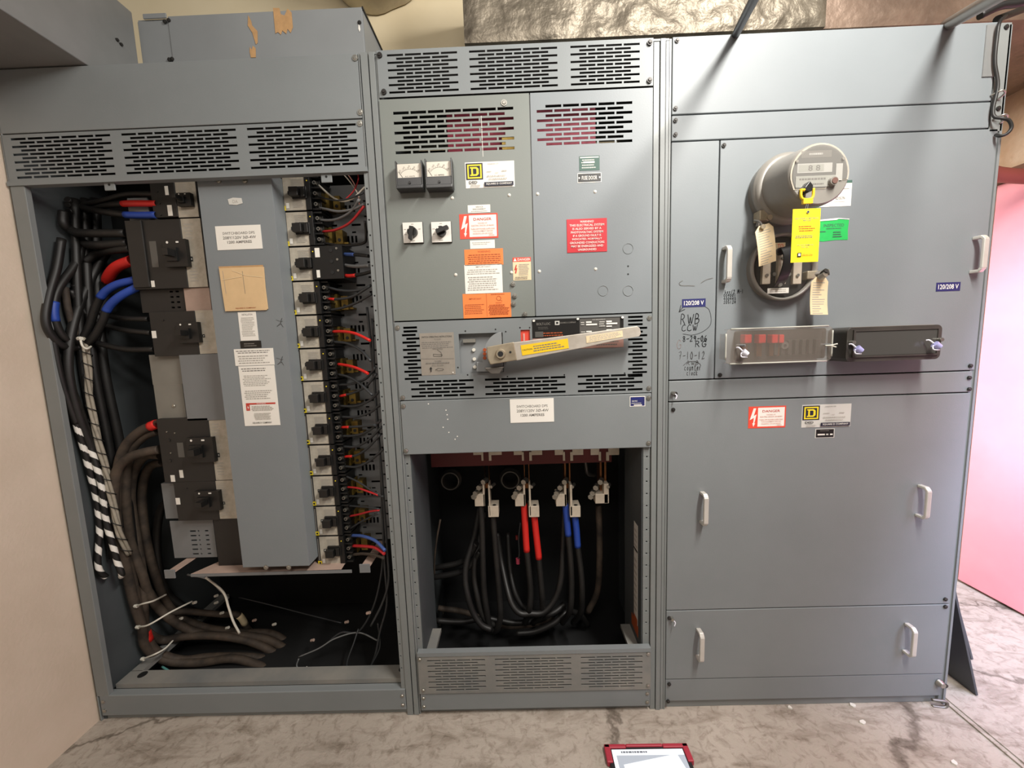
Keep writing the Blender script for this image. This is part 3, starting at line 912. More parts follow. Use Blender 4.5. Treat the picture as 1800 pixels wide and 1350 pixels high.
sticker('important_sticker', quad((813, 517), (899, 557)), 'orange',
        [('t', 'IMPORTANT', .13, .18, .39, .25, 'ink_rust'), ('l', .03, .42, .45, .85, 6, 'ink_rust'), ('s', [(.495, .02), (.495, .95)], .0008, 'ink_rust'), ('l', .57, .03, .93, .09, 1, 'ink_rust'),
         ('s', [(.75 + .045 * math.cos(t * .5), .22 + .09 * math.sin(t * .5)) for t in range(14)], .001, 'ink_rust'), ('s', [(.78, .28), (.82, .34)], .001, 'ink_rust'), ('t', 'WARNING', .68, .38, .81, .42, 'ink_rust'), ('l', .53, .46, .97, .9, 7, 'ink_rust')], md, label='large orange sticker in two columns')
sticker('danger_sticker', quad((901, 453), (934, 492)), 'paper_cream', [('r', 0, 0, 1, .19, 'sign_red'), ('t', 'DANGER', .27, .04, .97, .15, 'paper_white'), ('p', [(.04, .16), (.13, .02), (.22, .16)], 'paper_white'),
        ('p', [(.17, .32), (.22, .32), (.18, .48), (.24, .46), (.17, .7), (.11, .68), (.15, .53), (.07, .55)], 'ink_red'), ('l', .32, .28, .93, .8, 8, 'ink_light'), ('l', .08, .83, .93, .97, 2, 'ink_grey')], md, label='small cream danger sticker with red header')
# fuse door signs
sticker('info_plate', quad((1018, 275), (1054, 299)), 'dark_green', [('r', .04, .06, .96, .14, 'paper_grey'), ('l', .1, .2, .9, .9, 4, 'paper_grey'), ('r', .2, .38, .75, .5, 'paper_white')], fd)
sticker('fuse_door_plate', quad((1015, 305), (1057, 320)), 'paper_white', [('r', .02, .06, .98, .94, 'engraved_black'), ('t', 'FUSE DOOR', .18, .3, .82, .72, 'paper_white'), ('c', .07, .5, .03, .1, 'paper_white'), ('c', .93, .5, .03, .1, 'paper_white')], fd, label='black engraved plate')
PV = ['WARNING!', 'THIS ELECTRICAL SYSTEM', 'IS ALSO SERVED BY A', 'PHOTOVOLTAIC SYSTEM', 'IF A GROUND FAULT IS', 'INDICATED, NORMALLY', 'GROUNDED CONDUCTORS', 'MAY BE ENERGIZED AND', 'UNGROUNDED']
PW = [.34, .86, .72, .8, .7, .74, .86, .8, .46]
sticker('warning_placard', quad((996, 386), (1067, 442)), 'placard_red', [('t', s, .5 - w / 2, .05 + i * .105, .5 + w / 2, .115 + i * .105, 'paper_white') for i, (s, w) in enumerate(zip(PV, PW))], fd, th=.0015, label='red engraved warning placard')

# two analog meters and two selector switches on the metering door
for k, (tl, br, word, lab) in enumerate((((695, 286), (744, 332), 'A.C. VOLTS', 'left one of two black panel meters, scale in volts, on the metering door'), ((747, 282), (796, 331), 'A.C. AMPERES', 'right one of two black panel meters, scale in amperes, beside the yellow logo nameplate'))):
    A, B = P(*tl, -.03), P(*br, -.03)
    t = thing('panel_meter', lab, 'meter', ((A.x + B.x) / 2, 0, B.z), 'panel meters on the metering door')
    mb = MB(); w, hh = B.x - A.x, A.z - B.z; zm = A.z - hh * .56
    mb.box(A.x, B.x, -.022, 0, B.z, A.z, 'meter_lower'); mb.box(A.x, B.x, -.031, -.02, B.z, zm, 'meter_lower')
    for x in (A.x - .001, B.x - .003): mb.box(x, x + .004, -.034, 0, B.z + .004, A.z + .004, 'black_plastic')
    mb.box(A.x, B.x, -.040, -.030, B.z, B.z + hh * .13, 'meter_lower'); mb.cyl(((A.x + B.x) / 2, -.031, zm - hh * .2), ((A.x + B.x) / 2, -.034, zm - hh * .2), .004, 'black_plastic', seg=12)
    mb.build('meter_case', t, bevel=.002)
    q = [V((A.x + .003, -.0225, A.z - .002)), V((B.x - .003, -.0225, A.z - .002)), V((B.x - .003, -.0225, zm)), V((A.x + .003, -.0225, zm))]
    arc = [(.5 + .42 * math.cos(math.radians(a)), .98 - .62 * math.sin(math.radians(a))) for a in range(35, 150, 8)]
    el = [('s', arc, .0008, 'ink_grey'), ('t', word, .3, .82, .7, .91, 'ink_grey'), ('s', [(.2, .92), (.06, .55)], .001, 'ink_black')]
    el += [('s', [(.5 + r0 * .42 * math.cos(math.radians(a)), .98 - r0 * .62 * math.sin(math.radians(a))) for r0 in (1, 1.12)], .0008, 'ink_grey') for a in range(36, 150, 12)]
    el += [('r', .5 + .5 * math.cos(math.radians(a)) - .035, .98 - .8 * math.sin(math.radians(a)) - .03, .5 + .5 * math.cos(math.radians(a)) + .035, .98 - .8 * math.sin(math.radians(a)) + .03, 'ink_light') for a in (40, 65, 90, 115, 140)]
    sticker('meter_scale', q, 'meter_scale', el, t)
for k, (px, py, ang, lab) in enumerate(((726, 409, -100, 'left black selector knob on white square plate, pointing down'), (776, 408, 20, 'right black selector knob on white square plate, pointing right'))):
    c = P(px, py, -.006); t = thing('selector_switch', lab, 'switch', (c.x, 0, c.z), 'selector switches on the metering door')
    q = [c + V((a * .032, 0, b * .032)) for a, b in ((-1, 1), (1, 1), (1, -1), (-1, -1))]
    MB().box(c.x - .033, c.x + .033, -.0055, 0, c.z - .033, c.z + .033, 'black_plastic').build('mounting_plate', t)
    sticker('switch_plate', q, 'paper_white', [('l', .42, .05, .6, .14, 1, 'ink_light'), ('l', .05, .3, .2, .38, 1, 'ink_light'), ('l', .05, .55, .2, .63, 1, 'ink_light'), ('l', .36, .86, .64, .95, 1, 'ink_light'), ('l', .8, .3, .92, .38, 1, 'ink_light')], t, th=.002)
    mb = MB(); mb.cyl((c.x, -.008, c.z), (c.x, -.022, c.z), .0165, 'black_plastic', r1=.0155, seg=24)
    R = Matrix.Rotation(math.radians(-ang), 3, 'Y'); bar = [(-.014, -.007), (.026, -.006), (.029, 0), (.026, .006), (-.014, .007)]
    pts = [V((c.x, 0, c.z)) + R @ V((x, 0, z)) for x, z in bar]
    mb.prism([(p.x, p.z) for p in pts], -.034, -.02, 'black_plastic'); mb.build('knob', t, bevel=.0015)
    p = V((c.x, 0, c.z)) + V((-.009, 0, .010)); MB().cyl((p.x, -.0222, p.z), (p.x, -.0228, p.z), .0035, 'paper_white', seg=10).build('knob_mark', t)

# handle panel
hs = []
for rowi in range(15):
    z = 1.4545 - rowi * .0124
    o_ = .0 if rowi in (0, 1) else (-.006 if rowi % 2 == 0 else .008)
    hs.append((-.3805 + o_, z - .0038, -.3335 + o_, z + .0034))
for rowi in range(17):
    z = 1.4635 - rowi * .0124
    o_ = 0 if rowi % 2 == 0 else .015
    if rowi == 1: o_ = 0
    hs.append((.376 + o_, z - .0034, .425 + o_, z + .0034))
hs += slots([(-.367, -.151, 4), (-.112, .163, 5), (.205, .425, 4)], 5, 1.213, 1.2755, .58)
A, B = P(806, 587), P(886, 654); hs.append((A.x, B.z, B.x, A.z)); WIN = (A, B)
A2, B2 = P(915, 580), P(932, 602); hs.append((A2.x, B2.z, B2.x, A2.z))
hp = perforated(-.409, .4555, 1.2075, 1.4735, hs, 'grey_paint', 0, .002).build('handle_panel', Mi)
for x, z in ((-.399, 1.455), (-.397, 1.217), (.447, 1.458), (.446, 1.222)): screw((x, 0, z), hp, .006)
MB().box(-.405, .452, .12, .124, 1.2, 1.48, 'inside_shade').build('baffle', Mi)
A, B = WIN; mb = MB(); mb.box(A.x - .02, B.x + .02, .022, .026, B.z - .02, A.z + .02, 'box_paint'); mb.box(A.x + .012, A.x + .055, .010, .022, A.z - .03, A.z - .018, 'warm_plate')
for px, py in ((833, 615), (834, 631), (835, 645)): p = P(px, py, .022); mb.cyl(p, p + V((0, -.006, 0)), .006, 'white_plastic', seg=10)
mb.build('mechanism_plate', hp)
mb = MB().box(A2.x - .005, B2.x + .005, .006, .01, B2.z - .005, A2.z + .005, 'sign_red'); mb.box(A2.x + .008, A2.x + .014, .004, .006, B2.z, A2.z - .012, 'ink_pink'); mb.build('red_indicator', hp)
for px, py in ((818, 582), (889, 583), (914, 576), (931, 576), (871, 579), (822, 659), (1098, 656), (992, 659), (892, 662), (805, 646)):
    p = P(px, py); MB().cyl(p, p + V((0, -.0004, 0)), .0028, 'ink_black', seg=8).build('pin_hole', hp)
sticker('operating_plate', quad((737, 586), (801, 658)), 'plate_silver',
        [('t', 'SWITCH OPERATING INSTRUCTIONS', .06, .075, .94, .115, 'ink_black'), ('t', 'TO CLOSE', .42, .135, .62, .17, 'ink_grey'), ('l', .04, .2, .96, .37, 4, 'ink_grey'), ('t', 'OPEN HANDLE', .36, .36, .66, .395, 'ink_grey'),
         ('s', [(.38, .55), (.62, .56), (.62, .52), (.38, .5), (.38, .55)], .001, 'ink_black'), ('s', [(.5, .4), (.6, .46), (.64, .54)], .001, 'ink_black'), ('s', [(.02, .6), (.98, .62)], .001, 'ink_grey'), ('t', 'TO OPEN', .4, .65, .6, .685, 'ink_grey'),
         ('l', .12, .69, .85, .735, 1, 'ink_grey'), ('t', 'PULL DOWN', .33, .75, .66, .785, 'ink_grey'), ('p', [(.27, .92), (.27, .85), (.24, .85), (.285, .8), (.33, .85), (.30, .85), (.30, .92)], 'ink_black'),
         ('s', [(.42, .87), (.5, .84), (.62, .85), (.66, .87), (.62, .89), (.5, .9), (.42, .87)], .001, 'ink_black'), ('c', .93, .95, .02, .015, 'paper_white')], hp, label='silver plate of operating instructions')
sticker('switch_nameplate', quad((935, 562), (1096, 610)), 'plate_pink',
        [('r', 0, 0, .495, .62, 'engraved_black'), ('r', .495, 0, 1, .62, 'engraved_black'), ('r', .52, .03, .96, .6, 'etched_grey'), ('t', 'BOLT-LOC', .05, .11, .2, .19, 'ink_grey'), ('l', .06, .24, .2, .34, 2, 'etched_grey'),
         ('r', .25, .07, .3, .2, 'paper_grey'), ('r', .262, .1, .288, .17, 'ink_black'), ('t', 'SQUARE D COMPANY', .305, .11, .48, .17, 'ink_grey'), ('l', .03, .42, .42, .58, 2, 'ink_rust'), ('r', .03, .4, .12, .58, 'etched_grey'),
         ('t', 'FUSE REQUIREMENTS', .66, .06, .8, .09, 'paper_grey'), ('r', .59, .12, .65, .17, 'paper_white'), ('r', .59, .2, .71, .25, 'paper_white'), ('r', .81, .12, .87, .17, 'paper_white'), ('r', .81, .19, .93, .24, 'paper_white'), ('r', .81, .28, .87, .32, 'paper_white'),
         ('r', .59, .43, .65, .47, 'paper_white'), ('r', .59, .51, .65, .55, 'paper_white'), ('r', .81, .4, .87, .44, 'paper_white'), ('l', .53, .12, .58, .25, 2, 'paper_grey'), ('l', .73, .12, .8, .32, 3, 'paper_grey'), ('l', .53, .43, .58, .55, 2, 'paper_grey'),
         ('l', .68, .68, .95, .95, 3, 'ink_grey'), ('c', .02, .04, .014, .035, 'paper_white'), ('c', .5, .03, .014, .035, 'paper_white'), ('c', .985, .03, .014, .035, 'paper_white')], hp, label='black and grey switch nameplate')
# the switch handle, a thing that swings
hub = P(880, 622, -.05)
SH = thing('switch_handle', 'long worn aluminium switch lever with yellow caution sticker across the handle panel', 'switch handle', (hub.x, 0, hub.z))
A, B = P(846, 585, -.015), P(884, 653, -.015); cz = P(846, 637, -.015).z; R_ = B.x - A.x
arc = [(B.x - R_ * math.cos(t), cz + (A.z - cz) * math.sin(t)) for t in [i * math.pi / 2 / 12 for i in range(13)]]
MB().prism([(A.x, cz)] + arc[1:] + [(B.x, P(880, 653, -.015).z), (P(838, 653, -.015).x, P(838, 653, -.015).z), (P(838, 636, -.015).x, P(838, 636, -.015).z)], -.02, -.015, 'box_paint').build('quadrant_plate', SH, bevel=.001)
Yh = -.065
pts = [P(*p, Yh) for p in ((902, 602), (1010, 588), (1120, 573), (1125, 577), (1127, 586), (1124, 591), (1090, 597), (1027, 611), (908, 634))]
MB().prism([(p.x, p.z) for p in pts], Yh, Yh + .028, 'worn_aluminium').build('lever', SH, bevel=.004, seg=3)
pts = [P(*p, Yh) for p in ((855, 610), (903, 601), (909, 633), (862, 641), (857, 630))]
MB().prism([(p.x, p.z) for p in pts], Yh - .004, Yh + .03, 'cast_metal').build('lever_root', SH, bevel=.003)
mb = MB(); c = P(880, 622, Yh)
mb.cyl(c + V((0, .03, 0)), c + V((0, .075, 0)), .03, 'cast_metal', seg=24); mb.cyl(c + V((0, -.004, 0)), c + V((0, -.012, 0)), .017, 'cast_metal', r1=.014, seg=24); mb.cyl(c + V((0, -.012, 0)), c + V((0, -.0125, 0)), .009, 'ink_black', seg=16)
mb.build('hub', SH)
c = P(897, 619, Yh); MB().cyl(c + V((0, -.004, 0)), c + V((0, -.0045, 0)), .004, 'ink_black', seg=10).build('pin_hole', SH)
for py in (615, 622, 629):
    p = P(852, py, -.021); MB().cyl(p, p + V((0, -.001, 0)), .006, 'ink_rust', seg=12).build('rust_spot', SH)
p0 = P(868, 652, -.03); MB().prism([(p0.x - .03, p0.z + .012), (p0.x + .035, p0.z + .014), (p0.x + .02, p0.z - .008), (p0.x - .008, p0.z - .008)], -.045, -.015, 'conduit_grey').build('cam_stop', SH, bevel=.002)
q = [P(*p, Yh - .0004) for p in ((915, 607), (998, 595), (1000, 612), (918, 625))]
sticker('caution_sticker', q, 'caution_yellow', [('t', 'CAUTION', .02, .42, .23, .58, 'ink_black'), ('l', .25, .18, .93, .85, 3, 'ink_grey')], SH, label='yellow caution sticker')
q = [P(*p, Yh - .0004) for p in ((1030, 591), (1094, 581), (1095, 592), (1031, 603))]
sticker('worn_sticker', q, 'paper_cream', [('l', .04, .1, .95, .9, 4, 'ink_light')], SH, label='worn cream sticker')

# blank panel with cabinet label
pp = panel('blank_panel', -.4075, .4555, 1.0145, 1.204, Mi)
for x, z in ((-.397, 1.187), (-.398, 1.029), (.446, 1.188), (.446, 1.030)): screw((x, 0, z), pp, .006)
sticker('cabinet_label', quad((896, 702), (974, 741)), 'paper_white', SW, pp, th=.0015, label='white engraved switchboard label')
sticker('calibration_sticker', quad((1107, 697), (1134, 714)), 'paper_white', [('r', .04, .06, .96, .94, 'navy'), ('t', 'ELECTRIC', .14, .4, .5, .52, 'paper_white'), ('l', .1, .14, .9, .3, 2, 'royal'), ('l', .1, .6, .92, .75, 1, 'paper_grey'), ('r', .25, .8, .78, .9, 'paper_white')], pp, label='blue and white sticker')
for px, py in ((784, 721), (786, 729), (787, 737), (779, 751), (789, 760), (804, 767), (753, 710), (800, 772)):
    p = P(px, py); MB().cyl(p, p + V((0, -.0006, 0)), .0022, 'paper_white', seg=8).build('paint_speck', pp)
# bottom grille, kick panel, base
sl = slots([(-.370, -.155, 4), (-.118, .163, 5), (.199, .425, 4)], 12, .104, .235, .5)
mb = perforated(-.405, .4555, .0955, .248, sl, 'dusty_paint', -.008, -.005); mb.box(-.405, .4555, -.010, .012, .248, .263, 'grey_paint')
bg = mb.build('vent_grille', Mi)
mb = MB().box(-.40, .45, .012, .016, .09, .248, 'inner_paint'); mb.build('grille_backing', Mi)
for x, z in ((-.396, .238), (-.390, .112), (.446, .240), (.446, .112)): screw((x, -.008, z), bg, .005)
kp = panel('kick_panel', -.405, .4555, .022, .0935, Mi, 'grey_paint', -.004, .02)
for x in (-.393, .445):
    for z in (.04, .075): screw((x, -.004, z), kp, .005)
MB().box(-.43, .505, .012, .06, 0, .03, 'post_paint').build('base_channel', Mi, bevel=.002)
for x0, x1 in ((-.388, -.35), (.39, .428)): MB().box(x0, x1, .03, .16, .21, .225, 'dusty_paint').build('corner_flange', Mi)
MB().box(-.42, .5, .09, DEP, .004, .02, 'inside_shade').build('cabinet_floor', Mi)
A, B = P(757, 798, .2), P(1075, 812, .2); MB().box(A.x, B.x, .2, .22, B.z, A.z + .12, 'insulator_red').build('insulator', Mi)
q = [PX(1115, 958, .4275), PX(1130, 944, .4275), PX(1133, 1118, .4275), PX(1112, 1085, .4275)]
q = [V((.4275, .10, .70)), V((.4275, .055, .70)), V((.4275, .055, .30)), V((.4275, .10, .30))]
sticker('instruction_sheet', q, 'paper_grey', [('l', .1, .05, .9, .3, 5, 'ink_light'), ('r', 0, .25, 1, .27, 'ink_black'), ('l', .1, .34, .9, .9, 9, 'ink_light'), ('r', 0, .94, 1, 1, 'ink_rust')], Mi, label='paper sheet on the inner side wall')
q = [V((.4275, .13, .30)), V((.4275, .05, .30)), V((.4275, .05, .255)), V((.4275, .13, .255))]
sticker('orange_label', q, 'ink_rust', [], Mi)

# ------------------------------------------------------------------ right switchboard section
Ri = thing('switchboard_section', 'right-hand grey switchboard cabinet with pull handles, meters and handwriting', 'electrical cabinet', (1.03, .3, 0))
mb = MB(); mb.box(.508, .516, .05, DEP, 0, 2.30, 'inner_paint'); mb.box(1.540, 1.548, .0, DEP, 0, 2.306, 'grey_paint'); mb.box(.51, 1.545, DEP, DEP + .01, 0, 2.3, 'grey_paint'); mb.box(.51, 1.545, .02, DEP, 2.296, 2.302, 'grey_paint')
mb.build('cabinet_shell', Ri)
MB().box(.507, .5125, .003, .05, 0, 2.312, 'post_paint').build('frame_post', Ri)
mb = MB(); mb.box(1.508, 1.546, .0, .004, 2.0, 2.312, 'post_paint'); mb.box(1.526, 1.546, .004, .03, .01, 2.0, 'post_paint'); mb.build('corner_post', Ri, bevel=.001)
mb = MB(); mb.box(.512, 1.54, .02, .024, .01, 2.3, 'inside_shade'); mb.build('panel_backing', Ri)
P1 = panel('header_panel', .5145, 1.505, 2.0905, 2.315, Ri, 'blue_grey_paint')
P2 = panel('filler_strip', .5145, 1.505, 2.0115, 2.0870, Ri, 'blue_grey_paint')
P3 = panel('filler_panel', .5145, .6660, 1.2475, 2.0080, Ri, 'blue_grey_paint')
P4 = panel('meter_panel', .6695, 1.5360, 1.2475, 2.0080, Ri, 'blue_grey_paint')
P5 = panel('filler_strip', .5145, 1.5280, 1.1735, 1.2435, Ri)
P6 = panel('access_panel', .5145, 1.5300, .4035, 1.1695, Ri)
P7 = panel('access_panel', .5145, 1.5300, .1265, .4000, Ri)
P8 = panel('kick_panel', .5145, 1.5300, .034, .1235, Ri, 'grey_paint', .002)
MB().box(.51, 1.54, .012, .06, 0, .03, 'post_paint').build('base_channel', Ri, bevel=.002)
q = quad((1734, 42), (1744, 135), -.0004); MB().box(q[0].x, q[1].x + .006, -.003, 0, q[2].z, q[0].z - .004, 'gutter_paint').build('hinge_strip', P1)
for px, py, par in ((1190, 72, P1), (1187, 191, P1), (1187, 212, P2), (1187, 237, P2), (1272, 256, P4), (1705, 643, P4), (1265, 659, P4), (1183, 720, P6), (1187, 692, P5), (1703, 664, P5), (1703, 684, P5), (1176, 1086, P7), (1661, 1053, P6),
                    (1661, 1066, P7), (1176, 1202, P8), (1174, 1232, P8), (1662, 1205, P8), (1768, 48, Ri), (1754, 191, Ri)):
    screw(P(px, py), par, .0050, 'dark_screw', .006)
for px, py, par in ((1184, 691, P5), (1182, 1089, P7)):
    p = P(px, py, -.01); mb = MB(); mb.cyl(p + V((0, .01, 0)), p + V((0, -.004, 0)), .006, 'screw_metal', seg=10); mb.tube([p, p + V((.008, -.006, -.008)), p + V((.004, -.008, -.02))], .002, 'seal_clear', seg=6)
    mb.build('sealing_screw', par)
mb = MB(); p = P(1651, 1200, 0); mb.cyl(p, p + V((0, -.015, 0)), .014, 'screw_metal', r1=.009, seg=16); mb.build('sealing_screw', P8)
mb = MB(); p = P(1650, 1233, 0)
mb.tube([p + V((-.03, -.004, .012)), p + V((.01, -.012, .012)), p + V((.018, -.012, 0)), p + V((.008, -.012, -.012)), p + V((-.03, -.006, -.012))], .005, 'conduit_grey', seg=8); mb.build('bent_corner_clip', P8)
for px, py, par in ((1282, 463, P4), (1731, 445, P4), (1241, 898, P6), (1631, 886, P6), (1234, 1141, P7), (1607, 1132, P7)):
    c = P(px, py, -.032); mb = MB(); hl = .058
    mb.box(c.x - .008, c.x + .008, -.036, -.027, c.z - hl + .012, c.z + hl - .012, 'aluminium')
    for s in (-1, 1):
        a = [V((c.x + dx, y, c.z + s * z)) for dx, y, z in ((-.008, -.036, hl - .012), (.008, -.036, hl - .012), (.008, -.027, hl - .016), (-.008, -.027, hl - .016))]
        b_ = [V((c.x + dx, y, c.z + s * z)) for dx, y, z in ((-.008, -.026, hl), (.008, -.026, hl), (.008, -.022, hl - .01), (-.008, -.022, hl - .01))]
        mb.hexa(a, b_, 'aluminium'); mb.box(c.x - .008, c.x + .008, -.026, 0, min(c.z + s * hl, c.z + s * (hl - .01)), max(c.z + s * hl, c.z + s * (hl - .01)), 'aluminium')
    mb.build('pull_handle', par, bevel=.0025, seg=3)
VL = lambda: [('t', '120/208 V', .08, .22, .92, .76, 'paper_white')]
sticker('voltage_label', quad((1199, 526), (1240, 539)), 'navy', VL(), P3, label='navy label reading 120/208 V')
sticker('voltage_label', quad((1646, 497), (1687, 511)), 'navy', VL(), P4, label='navy label reading 120/208 V')
sticker('danger_sticker', quad((1316, 715), (1380, 751)), 'sign_red', DANGER(), P6, label='red and white danger sticker')
sticker('nameplate', quad((1410, 712), (1494, 749)), 'paper_grey', DED(), P6, label='grey nameplate with yellow and black logo')
sticker('small_plate', quad((1433, 754), (1466, 769)), 'paper_grey', [('r', .04, .06, .96, .94, 'engraved_black'), ('l', .25, .15, .75, .3, 1, 'ink_grey'), ('r', .12, .55, .5, .7, 'paper_white'), ('r', .56, .55, .68, .7, 'paper_grey'), ('r', .76, .55, .9, .7, 'paper_white')], P6, label='small black engraved plate')
sticker('utility_sticker', quad((1436, 319), (1495, 362)), 'paper_white', [('r', 0, 0, 1, .11, 'dark_green'), ('l', .75, .3, .95, .36, 1, 'ink_grey'), ('t', 'EDISON', .55, .62, .82, .74, 'ink_grey'), ('l', .5, .8, .85, .84, 1, 'ink_light')], P4, label='white sticker with dark green top edge')
sticker('green_sticker', quad((1437, 387), (1490, 423)), 'green_sticker', [('t', 'INSPECTED', .2, .2, .85, .34, 'dark_green'), ('l', .25, .38, .85, .46, 1, 'dark_green'), ('l', .05, .5, .3, .6, 1, 'dark_green'), ('l', .5, .54, .8, .85, 3, 'dark_green'), ('p', [(.0, .06), (.6, .03), (.66, -.02), (1, .03), (1, .0), (.65, -.06), (0, .0)], 'paper_white')], P4,
        outline=[(.0, .05), (.6, .03), (.68, .0), (1, .05), (.98, .5), (1, .96), (.6, .95), (.2, 1), (.0, .96)], label='torn green sticker')

# handwriting in marker on the side panel
G = {'R': [[(0, 1), (.12, 0), (.5, .02), (.62, .22), (.45, .42), (.1, .5)], [(.3, .48), (.7, 1)]], 'W': [[(0, .05), (.22, .95), (.45, .3), (.62, .95), (1, .0)]],
     'B': [[(0, 1), (.15, 0), (.55, .05), (.55, .35), (.15, .48), (.65, .5), (.6, .85), (.05, 1)]], 'C': [[(.8, .1), (.4, .05), (.05, .45), (.1, .9), (.5, 1), (.85, .85)]],
     '8': [[(.6, .1), (.2, .05), (.15, .35), (.6, .55), (.65, .9), (.25, 1), (.15, .7), (.6, .35), (.6, .1)]], '-': [[(.1, .55), (.8, .5)]], '2': [[(.1, .2), (.4, 0), (.65, .2), (.5, .55), (.05, 1), (.75, .95)]],
     '9': [[(.65, .15), (.3, 0), (.1, .3), (.4, .5), (.65, .2), (.6, 1)]], '0': [[(.4, 0), (.05, .4), (.2, .95), (.55, .95), (.7, .45), (.4, 0)]], '6': [[(.5, 0), (.1, .5), (.2, .95), (.6, .95), (.65, .6), (.15, .6)]],
     'G': [[(.8, .15), (.4, .0), (.05, .45), (.2, .95), (.65, .95), (.8, .55), (.45, .55)]], '7': [[(0, .05), (.7, 0), (.3, 1)], [(.2, .5), (.6, .45)]], '1': [[(.35, 0), (.3, 1)]], ' ': [],
     'o': [[(.4, .4), (.1, .7), (.35, 1), (.6, .7), (.4, .4)]], 'u': [[(.05, .4), (.1, .95), (.5, .95), (.6, .4), (.65, 1)]], 'n': [[(.05, 1), (.1, .4), (.1, .6), (.45, .4), (.55, 1)]], 't': [[(.35, 0), (.3, 1), (.55, .95)], [(.05, .35), (.65, .3)]],
     'e': [[(.1, .7), (.6, .65), (.4, .4), (.1, .65), (.25, 1), (.65, .9)]], 'r': [[(.1, .4), (.15, 1)], [(.15, .6), (.55, .4)]], 'c': [[(.6, .5), (.25, .4), (.05, .75), (.3, 1), (.65, .9)]], 'l': [[(.3, 0), (.3, 1)]], 'k': [[(.1, 0), (.1, 1)], [(.6, .4), (.1, .7), (.65, 1)]],
     'M': [[(0, 1), (.15, .0), (.45, .7), (.8, 0), (.9, 1)]], '/': [[(.6, 0), (.1, 1)]], 'b': [[(.1, 0), (.1, 1), (.6, .9), (.5, .55), (.1, .6)]], 'y': [[(.05, .4), (.3, .75)], [(.6, .4), (.1, 1.2)]], '3': [[(.1, .05), (.6, .1), (.3, .45), (.65, .75), (.1, 1)]], '4': [[(.5, 1), (.5, 0), (.05, .6), (.75, .6)]], '5': [[(.65, 0), (.15, .05), (.15, .45), (.6, .5), (.6, .9), (.1, 1)]]}


def hand(parent, s, tl, br, w, mt):
    n = len(s); el = []
    for i, ch in enumerate(s):
        for st in G.get(ch, []):
            el.append(('s', [((p.x + i) / n, p.y) for p in smooth_path([V((a * .82 + .06, b, 0)) for a, b in st], 3)], w, mt))
    return sticker('handwriting', quad(tl, br), None, el, parent)


hand(P3, 'RWB', (1196, 553), (1233, 569), .0024, 'marker_black'); hand(P3, 'CCW', (1198, 571), (1227, 581), .0022, 'marker_black')
hand(P3, '8-29-06', (1200, 591), (1244, 599), .0022, 'marker_black'); hand(P3, 'RG', (1222, 600), (1244, 609), .0024, 'marker_black')
hand(P3, '7-10-12', (1193, 619), (1240, 630), .0017, 'marker_grey'); hand(P3, 'RWB', (1207, 635), (1230, 641), .0014, 'marker_grey')
hand(P3, 'counter', (1203, 641), (1233, 650), .0015, 'marker_grey'); hand(P3, 'clock', (1207, 651), (1227, 659), .0015, 'marker_grey'); hand(P3, 'G', (1189, 598), (1200, 613), .0016, 'marker_faint')
hand(P4, 'boy/2 M-1', (1274, 510), (1307, 515), .0014, 'marker_black'); hand(P4, '004001', (1272, 517), (1294, 521), .0014, 'marker_black'); hand(P4, '400443', (1272, 523), (1294, 527), .0014, 'marker_black'); hand(P4, '205124', (1272, 529), (1294, 533), .0014, 'marker_black')
q = quad((1160, 480), (1300, 700)); zz = lambda pts: [(x / 859, y / 1350) for x, y in pts]
ar = lambda pts: [(p.x, p.y) for p in smooth_path([V((*a, 0)) for a in zz(pts)], 5)]
sticker('handwriting', q, None, [('s', ar([(470, 362), (515, 400), (538, 500), (520, 570), (440, 630), (340, 655), (245, 640)]), .0017, 'marker_black'), ('s', zz([(240, 362), (203, 405)]), .0022, 'marker_black'), ('s', zz([(220, 340), (203, 408), (262, 383)]), .0022, 'marker_black'),
        ('s', ar([(255, 975), (300, 940), (370, 935), (420, 955), (440, 985)]), .0014, 'marker_grey'), ('s', ar([(235, 85), (200, 110), (220, 135), (300, 140), (360, 145)]), .0014, 'ink_grey'), ('s', ar([(425, 115), (480, 85), (545, 70)]), .0014, 'ink_grey')], P3)
# ------------------------------------------------------------------ meters, test blocks and tags on the right section
def ellipse_quad(c, r, Y):
    return [V((c.x - r, Y, c.z + r)), V((c.x + r, Y, c.z + r)), V((c.x + r, Y, c.z - r)), V((c.x - r, Y, c.z - r))]


mc = P(1372, 339, 0)
ME = thing('electricity_meter', 'protruding grey round electricity meter with key seal on the right cabinet', 'electricity meter', (mc.x, 0, mc.z - .1))
mb = MB(); mb.lathe(mc, (0, -1, 0), [(0, .104), (.02, .104), (.024, .108), (.036, .108), (.040, .103), (.046, .103), (.050, .092), (.052, .0)], 'meter_cover', seg=48); mb.build('clamp_ring', ME)
fY = -.165; fr = .083
fc = P(1440, 306, fY); dz = fc.z - mc.z
mc2 = V((fc.x, 0, fc.z))
off = V((fc.x - mc.x, 0, fc.z - mc.z))
mb = MB(); seg = 48; prof = [(.045, .092, 0.0), (.06, .090, .08), (.155, .084, .95), (.163, .083, 1.0), (.166, .079, 1.0)]
vs = []
for d, r, k in prof:
    for i in range(seg):
        t = 2 * math.pi * i / seg; vs.append(mc + off * k + V((r * math.sin(t), -d, r * math.cos(t))))
mb.raw(vs, [(j * seg + i, j * seg + (i + 1) % seg, (j + 1) * seg + (i + 1) % seg, (j + 1) * seg + i) for j in range(len(prof) - 1) for i in range(seg)], 'meter_cover', True)
body = mb.build('meter_body', ME)
c = V((fc.x, fY - .0012, fc.z))
face = []
R1 = .079
mb = MB(); mb.face([c + V((R1 * math.sin(2 * math.pi * i / 48), 0, R1 * math.cos(2 * math.pi * i / 48))) for i in range(48)], 'meter_cover'); mb.build('meter_face', ME)
